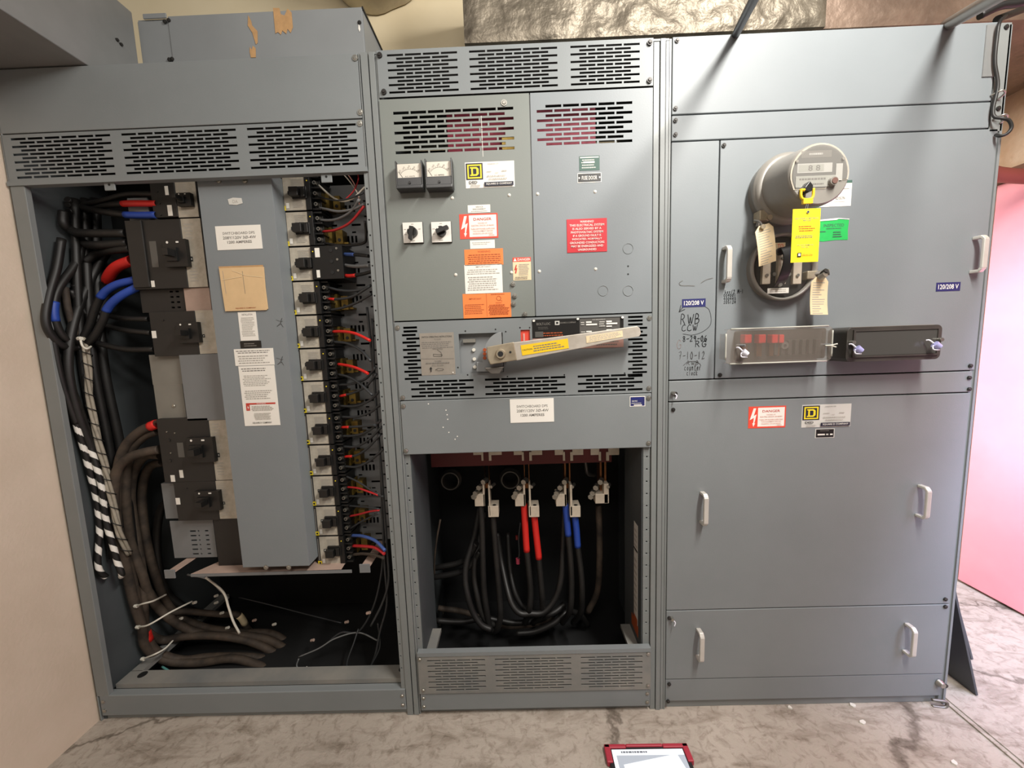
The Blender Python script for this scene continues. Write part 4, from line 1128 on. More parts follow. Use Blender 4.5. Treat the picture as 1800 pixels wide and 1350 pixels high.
# dial window: the upper part of the front
q = ellipse_quad(c, .083, fY - .0016)
win = [(.5 + .46 * math.cos(math.radians(a)), .5 - .46 * math.sin(math.radians(a))) for a in range(-12, 193, 8)]
win = [(.95, .60)] + win + [(.06, .62), (.10, .73), (.6, .73), (.7, .62)]
rim = [(.5 + (u - .5) * 1.06, .5 + (v - .5) * 1.06) for u, v in win]
sticker('dial_window', q, None, [('p', rim, 'label_beige'), ('p', win, 'meter_dial'), ('r', .18, .13, .68, .24, 'meter_cover'), ('l', .3, .15, .58, .22, 1, 'paper_grey'), ('r', .12, .33, .7, .48, 'paper_grey'), ('r', .14, .35, .56, .46, 'lcd'),
        ('t', '8 8', .3, .36, .5, .45, 'ink_grey'), ('r', .76, .35, .87, .62, 'paper_grey'), ('r', .1, .53, .76, .71, 'lcd'), ('l', .14, .55, .74, .62, 1, 'ink_grey'), ('l', .25, .64, .62, .69, 1, 'ink_grey')], ME)
gl = MB(); gl.face([q[0] * (1 - u) * (1 - v) + q[1] * u * (1 - v) + q[2] * u * v + q[3] * (1 - u) * v + V((0, -.004, 0)) for u, v in win], 'meter_window'); gl.build('window_pane', ME)
for px, py in ((1399, 285), (1480, 280)): p = P(px, py, fY); MB().cyl(p, p + V((0, -.006, 0)), .004, 'meter_cover', seg=10).build('cover_screw', ME)
p = P(1460, 321, fY); mb = MB(); mb.cyl(p + V((0, .004, 0)), p + V((0, -.014, 0)), .0125, 'meter_cover', r1=.011, seg=20); mb.cyl(p + V((0, -.014, 0)), p + V((0, -.016, 0)), .008, 'button_brown', seg=16); mb.build('reset_button', ME)
p = P(1341, 383, -.03); mb = MB()
mb.box(p.x - .02, p.x + .018, -.046, -.012, p.z - .012, p.z + .02, 'cast_metal'); mb.cyl((p.x - .014, -.03, p.z - .028), (p.x - .004, -.03, p.z + .016), .008, 'conduit_grey', seg=12); mb.cyl((p.x + .01, -.05, p.z - .004), (p.x + .01, -.03, p.z - .004), .008, 'cast_metal', seg=12)
mb.build('clamp_lock', ME, bevel=.003)

KY = thing('seal_lock', 'yellow plastic seal clip with black key hanging from the meter front', 'seal', tuple(P(1419, 345, fY)))
p = P(1419, 335, fY - .02); Yk = fY - .02
mb = MB(); mb.prism([(P(*a, Yk).x, P(*a, Yk).z) for a in ((1412, 331), (1421, 319), (1427, 327), (1426, 336), (1419, 339), (1413, 336))], Yk - .006, Yk + .018, 'black_plastic'); mb.build('key', KY, bevel=.002)
mb = MB(); mb.tube([P(*a, Yk - .004) for a in ((1408, 333), (1408, 345), (1412, 350), (1424, 350), (1429, 345), (1430, 331))], .0035, 'caution_yellow', seg=8)
mb.tube([P(*a, Yk - .004) for a in ((1407, 334), (1414, 334))], .004, 'caution_yellow', seg=8); A, B = P(1411, 350, Yk - .004), P(1427, 358, Yk - .004); mb.box(A.x, B.x, Yk - .008, Yk, B.z, A.z, 'caution_yellow'); mb.build('clip', KY)
MB().tube([P(*a, Yk - .006) for a in ((1421, 352), (1420, 362), (1418, 374), (1416, 376), (1416, 366), (1420, 352))], .0009, 'wire_grey', seg=6).build('wire_loop', KY)
Yt = fY - .026
tg = sticker('hanging_tag', quad((1393.5, 368), (1437.5, 460), Yt), 'yellow', [('t', 'BEST ENERGY METERING', .1, .165, .93, .195, 'ink_grey'), ('t', 'SERVICES', .38, .205, .66, .23, 'ink_grey'), ('l', .22, .31, .84, .43, 3, 'ink_rust'), ('l', .1, .49, .88, .55, 2, 'ink_grey'), ('t', 'DO NOT REMOVE', .2, .665, .78, .69, 'ink_grey'), ('t', 'THIS TAG', .34, .705, .62, .73, 'ink_grey'),
        ('r', .22, .82, .36, .9, 'ink_black'), ('r', .25, .835, .33, .88, 'paper_white'), ('t', 'EDISON', .4, .845, .76, .885, 'ink_rust'), ('c', .53, .065, .05, .025, 'wire_grey'), ('c', .53, .065, .025, .0125, 'ink_black')], th=.001)
tag(tg, 'yellow utility tag hanging on wire below the meter front', 'tag')


def paper_tag(label, tl, tr, br, bl, Y, bend, par=None):
    a, b, c_, d = P(*tl, Y), P(*tr, Y), P(*br, Y), P(*bl, Y)
    t = thing('paper_tag', label, 'tag', tuple((a + b + c_ + d) / 4))
    mb = MB(); n = 8; rows = []
    ink = random.Random(label)
    for i in range(n + 1):
        k = i / n; o = V((0, -bend * math.sin(k * 2.6), 0)); l = a.lerp(d, k) + o; r = b.lerp(c_, k) + o
        if i == 0: l, r = a.lerp(b, .25), b.lerp(a, .2)
        rows.append((l, r))
    for i in range(n):
        (l0, r0), (l1, r1) = rows[i], rows[i + 1]
        mb.face([l0, r0, r1, l1], 'paper_cream'); e = V((0, .0012, 0)); mb.face([l1 + e, r1 + e, r0 + e, l0 + e], 'paper_cream')
        mb.face([l0, l1, l1 + e, l0 + e], 'paper_cream'); mb.face([r1, r0, r0 + e, r1 + e], 'paper_cream')
        if i == n - 1: mb.face([l1, r1, r1 + e, l1 + e], 'paper_cream')
        if i >= 1:
            f = V((0, -.0004, 0))
            for s in range(2):
                k0, k1 = s / 2 + .12, s / 2 + .26
                w = ink.uniform(.4, .85)
                mb.face([l0.lerp(l1, k0).lerp(r0.lerp(r1, k0), .12) + f, l0.lerp(l1, k0).lerp(r0.lerp(r1, k0), w) + f, l0.lerp(l1, k1).lerp(r0.lerp(r1, k1), w) + f, l0.lerp(l1, k1).lerp(r0.lerp(r1, k1), .12) + f], 'ink_light')
    mb.build('tag_sheet', t)
    return t


T1 = paper_tag('cream paper tag hanging from the clamp under the grey meter', (1326, 400), (1358, 390), (1363, 459), (1333, 469), -.075, .006)
p = P(1340, 399, -.08); MB().cyl(p, p + V((0, -.006, 0)), .007, 'cast_metal', seg=14).build('eyelet', T1)
MB().tube([p + V((0, -.003, 0)), p + V((.0, .015, .02)), p + V((-.004, .035, .03))], .003, 'conduit_grey', seg=6).build('tag_wire', T1)
T2 = paper_tag('cream paper tag hanging beside the lower round meter socket', (1427, 487), (1457, 487), (1457, 553), (1426, 553), -.06, -.006)
p = P(1443, 488, -.066); mb = MB(); mb.cyl(p + V((0, .004, 0)), p + V((.004, -.012, .008)), .009, 'screw_metal', seg=12); mb.cyl(p + V((.008, .006, .012)), p + V((.010, -.008, .020)), .008, 'dark_screw', seg=12)
mb.build('barrel_lock', T2)

sc_ = P(1368, 472, 0)
MS = thing('meter_socket', 'round empty meter socket under a clear cover with black strap handle', 'meter socket', (sc_.x, 0, sc_.z - .1))
mb = MB(); mb.lathe(sc_, (0, -1, 0), [(0, .104), (.016, .104), (.022, .107), (.030, .106), (.033, .102), (.031, .098), (.018, .097)], 'meter_cover', seg=48); mb.build('clamp_ring', MS)
MB().cyl(sc_ + V((0, -.006, 0)), sc_ + V((0, -.012, 0)), .098, 'black_case', seg=40).build('socket_base', MS)
for px in (1344, 1371, 1398):
    a, b_ = P(px - 6, 440, -.014), P(px + 6, 500, -.014); mb = MB(); mb.box(a.x, b_.x, -.026, -.012, b_.z, a.z, 'lug_metal')
    for s in (.25, .75): mb.cyl((a.x + .012, -.026, b_.z + (a.z - b_.z) * s), (a.x + .012, -.031, b_.z + (a.z - b_.z) * s), .005, 'screw_metal', seg=8)
    mb.build('contact_jaw', MS, bevel=.002)
for px, py in ((1357, 483), (1383, 483)): p = P(px, py, -.014); MB().cyl(p, p + V((0, -.012, 0)), .006, 'screw_metal', seg=10).build('contact_screw', MS)
st = [P(*a, y) for *a, y in ((1373, 441, -.04), (1381, 433, -.065), (1387, 445, -.075), (1386, 462, -.075), (1379, 484, -.065), (1370, 502, -.042))]
mb = MB(); path = smooth_path(st, 5)
for i in range(len(path) - 1):
    w = V((.016, 0, .004)); w2 = V((0, .004, 0))
    mb.hexa([path[i] - w, path[i] + w, path[i + 1] + w, path[i + 1] - w], [path[i] - w + w2, path[i] + w + w2, path[i + 1] + w + w2, path[i + 1] - w + w2], 'black_plastic')
p = path[-1]; mb.cyl(p + V((0, .0, .002)), p + V((0, -.006, .002)), .006, 'screw_metal', seg=10)
p = path[0]; mb.cyl(p + V((-.004, .002, -.002)), p + V((-.004, -.006, -.002)), .012, 'black_plastic', seg=14)
mb.build('strap_handle', MS)
sticker('socket_sticker', quad((1349, 507), (1386, 515), -.030), 'paper_white', [('l', .08, .15, .9, .85, 2, 'ink_light')], MS)
sticker('socket_sticker', quad((1363, 427), (1380, 438), -.018), 'paper_cream', [('r', .05, .1, .95, .9, 'paper_cream'), ('t', 'TO', .2, .2, .8, .8, 'sign_red')], MS)
mb = MB(); mb.lathe(sc_, (0, -1, 0), [(.030, .097), (.046, .095), (.052, .090), (.054, .0)], 'clear_dome', seg=40); mb.build('clear_cover', MS)
p = P(1420, 484, -.02); mb = MB(); mb.box(p.x - .012, p.x + .03, -.035, -.008, p.z - .014, p.z + .012, 'cast_metal'); mb.cyl((p.x + .01, -.022, p.z), (p.x + .045, -.05, p.z + .004), .010, 'conduit_grey', seg=12); mb.build('clamp_lock', MS, bevel=.003)


def rbox(mb, x0, x1, y0, y1, z0, z1, r, mt, seg=5):
    """rounded rectangle in x-z pulled from y1 (back) to y0 (front)"""
    poly = []
    for cx_, cz_, a0 in ((x1 - r, z1 - r, 0), (x0 + r, z1 - r, 90), (x0 + r, z0 + r, 180), (x1 - r, z0 + r, 270)):
        for i in range(seg + 1):
            t = math.radians(a0 + 90 * i / seg); poly.append((cx_ + r * math.cos(t), cz_ + r * math.sin(t)))
    mb.prism(poly, y0, y1, mt)


# clear test block
A, B = P(1276, 579, -.07), P(1460, 634, -.07)
CB = thing('test_switch', 'clear-covered test switch box with red knife handles', 'test switch', ((A.x + B.x) / 2, 0, B.z))
mb = MB(); rbox(mb, P(1290, 600).x, P(1437, 600).x, -.034, 0, B.z + .006, A.z - .006, .008, 'box_black'); mb.build('base', CB)
for i, (px, hw) in enumerate(((1315, 6), (1340, 6), (1362, 5), (1374, 4))):
    a, b_ = P(px - hw, 588, -.06), P(px + hw, 603, -.06); mb = MB(); mb.box(a.x, b_.x, -.062, -.034, b_.z, a.z, 'tape_red'); mb.build('knife_handle', CB, bevel=.003)
    mb = MB(); mb.box(a.x + .003, b_.x - .003, -.046, -.034, B.z + .02, b_.z, 'copper'); mb.build('switch_blade', CB)
p = P(1380, 607, -.055); mb = MB(); mb.cyl(p + V((0, .02, 0)), p, .012, 'conduit_grey', seg=18); mb.cyl(p, p + V((0, -.002, 0)), .004, 'ink_black', seg=10); mb.build('stud', CB)
for i in range(7): x = A.x + .17 + i * .022; MB().box(x, x + .012, -.048, -.034, B.z + .022, B.z + .07, 'box_black').build('switch_pole', CB, bevel=.002)
mb = MB(); t_ = .003
rbox(mb, A.x, B.x, -.073, -.070, B.z, A.z, .014, 'clear_cover')
for a in ((A.x, A.x + t_, B.z + .014, A.z - .014), (B.x - t_, B.x, B.z + .014, A.z - .014)): mb.box(a[0], a[1], -.070, -.034, a[2], a[3], 'clear_cover')
for a in ((A.x + .014, B.x - .014, A.z - t_, A.z), (A.x + .014, B.x - .014, B.z, B.z + t_)): mb.box(a[0], a[1], -.070, -.034, a[2], a[3], 'clear_cover')
mb.build('clear_cover', CB, bevel=.001)
mb = MB()
for z in (A.z, B.z): mb.tube([(A.x + .014, -.072, z), (B.x - .014, -.072, z)], .0025, 'lcd', seg=6)
for x in (A.x, B.x): mb.tube([(x, -.072, B.z + .014), (x, -.072, A.z - .014)], .0025, 'lcd', seg=6)
mb.build('cover_rim', CB)
for px, py in ((1306, 607), (1455, 606)): p = P(px, py, -.072); mb = MB(); mb.cyl(p + V((-.014, .01, 0)), p + V((0, -.012, 0)), .004, 'wire_grey', seg=8); mb.build('cover_stud', CB)
# black test block
A, B = P(1490, 576, -.075), P(1652, 631, -.075)
KB = thing('test_switch', 'black test switch box with smoked window and dust on top', 'test switch', ((A.x + B.x) / 2, 0, B.z))
mb = MB(); rbox(mb, A.x, B.x, -.075, 0, B.z, A.z, .016, 'box_black'); mb.build('box_body', KB, bevel=.006, seg=3)
sticker('dust_layer', [V((A.x + .02, -.004, A.z + .0004)), V((B.x - .02, -.004, A.z + .0004)), V((B.x - .02, -.068, A.z + .0004)), V((A.x + .02, -.068, A.z + .0004))], 'box_dust', [], KB, th=.0006)
a, b_ = P(1503, 583, -.076), P(1644, 621, -.076)
mb = MB(); mb.box(a.x, b_.x, -.0775, -.074, b_.z, a.z, 'smoke_window')
mb.build('smoked_window', KB, bevel=.001)
mb = MB()
for x0, x1, z0, z1 in ((a.x - .006, b_.x + .006, a.z, a.z + .005), (a.x - .006, b_.x + .006, b_.z - .005, b_.z), (a.x - .006, a.x, b_.z, a.z), (b_.x, b_.x + .006, b_.z, a.z)): mb.box(x0, x1, -.080, -.074, z0, z1, 'box_black')
mb.build('window_frame', KB)
for px, py in ((1495, 602), (1648, 597)): p = P(px, py, -.076); MB().cyl(p, p + V((0, -.014, 0)), .006, 'screw_metal', seg=10).build('cover_stud', KB)
for px, py, lab, mt, Y in ((1309, 620, 'clear plastic meter seal at the left end of the clear test switch box', 'seal_clear', -.09), (1459, 607, 'small wire seal at the right end of the clear test switch box', 'zip_white', -.09),
                           (1509, 614, 'violet plastic meter seal at the left end of the black test switch box', 'seal_violet', -.10), (1646, 607, 'violet plastic meter seal at the right end of the black test switch box', 'seal_violet', -.10)):
    p = P(px, py, Y); mb = MB()
    if mt == 'zip_white': mb.tube([p + V((-.015, 0, 0)), p, p + V((.018, -.006, .004))], .002, mt, seg=6); mb.tube([p, p + V((.016, -.004, -.006))], .002, mt, seg=6)
    else:
        mb.cyl(p + V((-.006, 0, .004)), p + V((.007, -.004, -.006)), .011, mt, r1=.008, seg=10); mb.tube([p + V((-.006, .002, .006)), p + V((-.014, .008, .016)), p + V((-.018, .014, .016))], .0025, 'seal_clear', seg=6)
        mb.tube([p + V((-.01, 0, .0)), p + V((-.012, -.004, -.012)), p + V((.006, -.004, -.014))], .002, 'seal_clear', seg=6)
    tag(mb.build('meter_seal', None), lab, 'seal', 'seals on the test switch boxes')

# ------------------------------------------------------------------ bus bars and lugs in the middle section
YB = .20
BB = [(854, 'black', 'leftmost lug bar, with black cables only, in the open middle cabinet'), (925, 'tape_red', 'lug bar with red taped cables in the open middle cabinet'),
      (997, 'tape_blue', 'lug bar with blue taped cables in the open middle cabinet'), (1060, None, 'rightmost lug bar, single brown cable, in the open middle cabinet')]
for px, col, lab in BB:
    t = thing('bus_bar', lab, 'bus bar', tuple(P(px, 880, YB)), 'bus bars with lugs')
    w = lambda x, y, Y=YB: P(px + x, y, Y)
    mb = MB(); a, b_ = w(-5, 790), w(-1, 880); mb.box(a.x, b_.x, YB + .01, YB + .07, b_.z, a.z + .05, 'copper'); a, b_ = w(3, 790), w(7, 880); mb.box(a.x, b_.x, YB + .01, YB + .07, b_.z, a.z + .05, 'copper')
    a, b_ = w(-5, 852), w(7, 860); mb.box(a.x, b_.x, YB + .012, YB + .06, b_.z, a.z, 'copper'); mb.build('copper_bar', t)
    for s in (-1, 1):
        mb = MB(); a, b_ = w(-22 if s < 0 else 9, 794), w(-7 if s < 0 else 28, 799); mb.box(a.x, b_.x, YB - .004, YB + .02, b_.z, a.z + .02, 'lug_metal')
        a, b_ = w(-8 if s < 0 else 5, 794), w(-4 if s < 0 else 10, 809); mb.box(a.x, b_.x, YB - .006, YB + .02, b_.z, a.z, 'lug_metal'); mb.build('clip_bracket', t)
    if col is None: segs = [(-14, 868, 9, 884), (1, 850, 10, 884)]
    else: segs = [(-20, 868, -1, 889), (-6, 851, -1, 889)]
    mb = MB()
    for x0, y0, x1, y1 in segs: a, b_ = w(x0, y0, YB - .02), w(x1, y1, YB - .02); mb.box(a.x, b_.x, YB - .025, YB + .03, b_.z, a.z, 'lug_metal')
    mb.build('lug', t, bevel=.002)
    if col is not None:
        mb = MB()
        for x0, y0, x1, y1 in ((4, 851, 9, 905), (4, 888, 23, 907)): a, b_ = w(x0, y0, YB - .02), w(x1, y1, YB - .02); mb.box(a.x, b_.x, YB - .03, YB + .03, b_.z, a.z, 'lug_metal')
        a = w(15, 890, YB - .02); mb.cyl(a, a + V((0, 0, .006)), .008, 'dark_screw', seg=10); mb.build('lug', t, bevel=.002)
    for x, y in ((-13, 858), (-19, 868), (-5, 848), (-22, 874), (9, 856)):
        p = w(x, y, YB - .03); MB().cyl(p + V((.012, .03, 0)), p, .011 if x < 0 else .007, 'screw_metal', seg=6, smooth=False).build('bolt', t)
for (px, py), lab in (((793, 842), 'dark conduit mouth at the left of the middle cabinet back'), ((897, 840), 'dark conduit mouth behind the red taped lug bar')):
    c = P(px, py, .50); mb = MB(); mb.lathe(c, (0, -1, 0), [(-.05, .037), (.03, .037), (.034, .041), (.03, .046), (.012, .046), (.01, .052), (0, .052), (-.05, .040)], 'conduit_grey', seg=28); mb.cyl(c + V((0, .04, 0)), c + V((0, .045, 0)), .038, 'ink_black', seg=24)
    tag(mb.build('conduit_bushing', None), lab, 'conduit', 'conduit mouths in the middle cabinet')


# ------------------------------------------------------------------ cables
def cable(name, lab, pts, r, mt='cable_black', tapes=(), cat='cable', group=None, stripe=None, seg=9, sub=7):
    w = [P(*p[:2], p[2]) for p in pts]
    lim = -1.612 + (r if not isinstance(r, tuple) else max(r))
    w = [p if p.x > lim else PX(q_[0], q_[1], lim) for p, q_ in zip(w, pts)]       # keep clear of the cabinet side
    o = MB().tube(w, r, mt, seg=seg, sub=sub, stripe=stripe).build(name, None)
    tag(o, lab, cat, group)
    rr = r if not isinstance(r, tuple) else max(r)
    for t0, t1, m_ in tapes:
        MB().tube(w, rr * 1.07, m_, seg=seg, sub=sub, t0=t0, t1=t1).build('tape_sleeve', o, label=('red' if 'red' in m_ else 'blue' if 'blue' in m_ else 'white') + ' tape sleeve on the cable')
    return o


GL = 'cables in the left cabinet'
cable('power_cable', 'upper black cable into the small top breaker of the left column', [(274, 341, .10), (222, 342, .12), (178, 353, .14), (139, 361, .2), (118, 360, .3)], .009, group=GL)
cable('power_cable', 'red-taped black cable into the small top breaker of the left column', [(276, 358, .095), (222, 358, .10), (185, 362, .13), (150, 371, .2), (120, 372, .3)], .010, tapes=[(.0, .27, 'tape_red')], group=GL)
cable('power_cable', 'blue-taped black cable into the small top breaker of the left column', [(276, 378, .095), (227, 378, .10), (180, 372, .12), (140, 363, .16), (118, 350, .25)], .011, tapes=[(.0, .28, 'tape_blue')], group=GL)
cable('power_cable', 'uppermost black cable entering the largest left-hand breaker', [(222, 410, .11), (148, 410, .11), (124, 404, .14), (112, 393, .2), (112, 372, .3)], .0145, group=GL)
cable('power_cable', 'second black cable entering the largest left-hand breaker', [(226, 427, .12), (169, 431, .12), (146, 426, .15), (135, 410, .24)], .0145, group=GL)
cable('power_cable', 'third short black cable entering the largest left-hand breaker', [(230, 437, .12), (193, 441, .13), (170, 446, .16), (150, 460, .24)], .0135, group=GL)
cable('power_cable', 'black cable with orange-red tape curving into the largest left-hand breaker', [(232, 458, .12), (207, 468, .13), (193, 484, .15), (186, 505, .18), (178, 560, .24), (165, 600, .3)], .017, tapes=[(.0, .5, 'tape_red')], group=GL)
cable('power_cable', 'upper blue-taped black cable looping up to the largest left-hand breaker', [(238, 492, .11), (204, 501, .10), (181, 517, .10), (167, 543, .10), (156, 576, .10), (139, 600, .10), (113, 594, .10), (97, 565, .11), (95, 535, .12), (104, 505, .14), (135, 460, .2), (150, 420, .3)], .0125, tapes=[(.0, .2, 'tape_blue'), (.64, .74, 'tape_blue')], group=GL)
cable('power_cable', 'lower blue-taped black cable looping under to the largest left-hand breaker', [(245, 503, .11), (211, 521, .09), (190, 541, .09), (180, 565, .09), (163, 594, .09), (140, 611, .09), (110, 608, .09), (89, 588, .09), (80, 562, .10), (86, 520, .12), (100, 470, .18), (108, 420, .28)], .0125, tapes=[(.0, .2, 'tape_blue')], group=GL)
cable('power_cable', 'grey-sheened black cable hanging in front of the left cabinet wall', [(114, 505, .12), (120, 545, .12), (132, 580, .12), (146, 598, .12)], .0105, 'cable_dusty', group=GL)
cable('power_cable', 'upper black cable entering the middle left-hand breaker', [(262, 561, .11), (222, 560, .12), (197, 556, .16), (160, 540, .2), (130, 500, .28)], .0095, group=GL)
cable('power_cable', 'middle black cable entering the middle left-hand breaker', [(266, 585, .11), (225, 581, .12), (187, 572, .15), (150, 550, .2), (124, 510, .26)], .0095, group=GL)
cable('power_cable', 'lower black cable entering the middle left-hand breaker', [(272, 614, .11), (222, 614, .12), (172, 603, .12), (150, 590, .16), (130, 560, .24)], .0105, group=GL)
for x0, x1, Y, r, lab in ((132, 176, .24, .013, 'black riser cable nearest the cream wall in the left cabinet'), (150, 194, .30, .014, 'second black riser cable from the cream wall in the left cabinet'), (168, 214, .36, .016, 'deepest black riser cable at the back of the left cabinet')):
    cable('riser_cable', lab, [(x0, 350, Y), (x0 + 3, 480, Y), (x0 + 14, 640, Y), (x1, 800, Y), (x1 + 22, 980, Y)], r, group=GL)
cable('riser_cable', 'slanting black cable crossing behind the blue-taped loop', [(190, 440, .2), (160, 490, .2), (132, 560, .18), (120, 640, .18), (135, 720, .18), (165, 800, .2)], .014, group=GL)
cable('riser_cable', 'black cable running down to the left white-striped end', [(92, 590, .14), (106, 660, .12), (122, 712, .10), (134, 745, .085)], .010, group=GL)
cable('riser_cable', 'black cable running down to the right white-striped end', [(116, 640, .17), (130, 690, .12), (145, 730, .085), (154, 758, .07)], .010, group=GL)
GS = 'white-striped black cables'
cable('striped_cable', 'left black cable with white spiral tape in the left cabinet', [(133, 741, .08), (147, 788, .08), (158, 830, .08), (167, 865, .08), (173, 901, .08), (175, 936, .08), (173, 966, .08), (172, 990, .09), (176, 1005, .11), (186, 1014, .14)], .0098, stripe=('paper_white', .066, .42), group=GS, seg=28, sub=30)
cable('striped_cable', 'right black cable with white spiral tape, ending beside the big black cables', [(153, 756, .07), (160, 788, .07), (169, 818, .07), (178, 853, .07), (184, 901, .07), (190, 930, .07), (199, 960, .07), (207, 990, .07), (214, 1008, .07), (213, 1013, .08)], .0098, stripe=('paper_white', .062, .42), group=GS, seg=28, sub=30)
# laced bundle of white wires
bpts = [(136, 555, .14), (150, 602, .09), (154, 640, .085), (157, 690, .085), (165, 740, .085), (177, 790, .085), (188, 835, .085), (197, 880, .085), (210, 935, .09), (226, 975, .12)]
W0 = smooth_path([P(*p) for p in bpts], 8)
bt = thing('wire_bundle', 'bundle of white wires laced with black cord in the left cabinet', 'wires', tuple(W0[0]))
for k in range(3):
    mb = MB(); pp = [p + V((.0065 * math.cos(i * .16 + k * 2.1), .006 * math.sin(i * .16 + k * 2.1), 0)) for i, p in enumerate(W0)]
    mb.tube(pp, .0056, 'laced_wire', seg=8, sub=1); mb.build('wire', bt)
mb = MB(); mb.tube([p + V((.0145 * math.cos(i * .55), .0135 * math.sin(i * .55), .0)) for i, p in enumerate(smooth_path([P(*p) for p in bpts], 22))], .0016, 'ink_black', seg=6, sub=1); mb.build('lacing_cord', bt)
# cables out of the low left breakers, sweeping down and along the cabinet floor
cable('power_cable', 'black cable with red end from the tall low breaker, outermost bend', [(276, 745, .11), (248, 757, .11), (224, 779, .11), (211, 808, .11), (205, 850, .12), (204, 910, .12), (216, 966, .13), (232, 1020, .14), (244, 1080, .16), (258, 1110, .19), (285, 1125, .22), (330, 1118, .24), (385, 1118, .26), (440, 1128, .28), (485, 1150, .29), (520, 1180, .27), (535, 1222, .22)], .0165, 'cable_dusty', tapes=[(.0, .02, 'tape_red')], group=GL)
cable('power_cable', 'second black cable from the tall low breaker, bending down', [(277, 757, .13), (252, 768, .13), (230, 792, .13), (222, 830, .14), (222, 900, .15), (232, 960, .16), (250, 1010, .17), (262, 1045, .19), (290, 1080, .22), (330, 1106, .25), (375, 1117, .27), (430, 1117, .29), (475, 1126, .31), (512, 1150, .32), (535, 1185, .29), (548, 1222, .24)], .0165, 'cable_dusty', group=GL)
cable('power_cable', 'third black cable from the tall low breaker, arching lower', [(280, 790, .11), (254, 795, .10), (225, 806, .10), (205, 830, .10), (200, 880, .10), (208, 940, .11), (222, 1000, .12), (236, 1060, .13), (250, 1100, .14), (254, 1130, .15), (270, 1150, .17), (300, 1163, .19), (350, 1165, .21), (405, 1158, .22), (445, 1166, .22), (474, 1182, .2), (494, 1210, .17)], .017, 'cable_dusty', group=GL)
cable('power_cable', 'black cable with red-taped middle behind the tall low breaker', [(282, 800, .15), (255, 802, .16), (235, 830, .17), (230, 880, .19), (240, 950, .2), (250, 1010, .2), (253, 1075, .17), (256, 1110, .16), (275, 1145, .18), (320, 1160, .21), (365, 1155, .24), (430, 1154, .25), (470, 1160, .26), (500, 1175, .24), (520, 1215, .2)], .0165, 'cable_dusty', tapes=[(.50, .53, 'tape_red')], group=GL)
cable('power_cable', 'black cable from the tall low breaker running straight down at the back', [(286, 812, .18), (262, 822, .2), (250, 860, .23), (254, 930, .26), (270, 1000, .28), (300, 1070, .3), (350, 1100, .32), (420, 1112, .34), (480, 1115, .36), (525, 1150, .36), (548, 1200, .32)], .0165, 'cable_dusty', group=GL)
cable('power_cable', 'dusty cable arching highest along the left cabinet floor', [(262, 1040, .24), (290, 1075, .26), (330, 1075, .3), (390, 1080, .34), (420, 1082, .36), (440, 1110, .38), (470, 1125, .38), (505, 1160, .34), (520, 1220, .28)], .0135, 'cable_dusty', tapes=[(.5, .56, 'paper_cream')], group=GL)
cable('power_cable', 'black cable from the lowest left-hand breaker down into the dark', [(305, 880, .2), (285, 890, .22), (276, 940, .25), (280, 1000, .28), (300, 1050, .32), (350, 1080, .36)], .015, group=GL)
cable('ground_wire', 'teal wire at the front of the left cabinet floor', [(285, 1172, .12), (305, 1184, .09), (325, 1192, .075), (352, 1197, .065)], .004, 'wire_teal', cat='wire')
cable('loose_wire', 'white wire drooping below the panelboard pan', [(362, 1015, .16), (392, 1040, .14), (402, 1068, .13), (410, 1092, .13), (421, 1113, .14)], .0042, 'wire_white', cat='wire')
cable('loose_wire', 'grey wire drooping beside the white one below the panelboard pan', [(330, 1010, .2), (365, 1018, .18), (390, 1040, .18), (402, 1052, .18)], .0042, 'wire_grey', cat='wire')
GT = 'cable ties around the big black cables'
for pts, lab in (([(240, 1065, .12), (252, 1061, .10), (270, 1056, .11), (292, 1045, .16)], 'highest white cable tie around the big black cables'), ([(243, 1102, .12), (262, 1098, .10), (300, 1076, .14), (338, 1057, .2)], 'longest white cable tie around the big black cables'),
                 ([(252, 1158, .12), (272, 1150, .11), (290, 1140, .14), (304, 1126, .18)], 'lowest white cable tie around the big black cables'), ([(141, 595, .06), (145, 608, .055), (153, 613, .055), (160, 609, .08)], 'white cable tie at the bottom of the blue-taped cable loop')):
    w = [P(*p) for p in pts]; mb = MB(); mb.tube(w, .0036, 'zip_white', seg=6); mb.cyl(w[0] + V((-.007, 0, 0)), w[0] + V((.006, -.002, 0)), .007, 'zip_white', seg=6, smooth=False)
    tag(mb.build('cable_tie', None), lab, 'cable tie', GT)
# small wires from the right-hand breakers to the post
GW = 'branch wires of the right-hand breakers'


def zpt(z4, Ys, k=3.857, ox=460, oy=290):
    return [(ox + x / k, oy + y / k, Y) for (x, y), Y in zip(z4, Ys)]


def Yr(n): return [.12 - .10 * i / (n - 1) for i in range(n)]


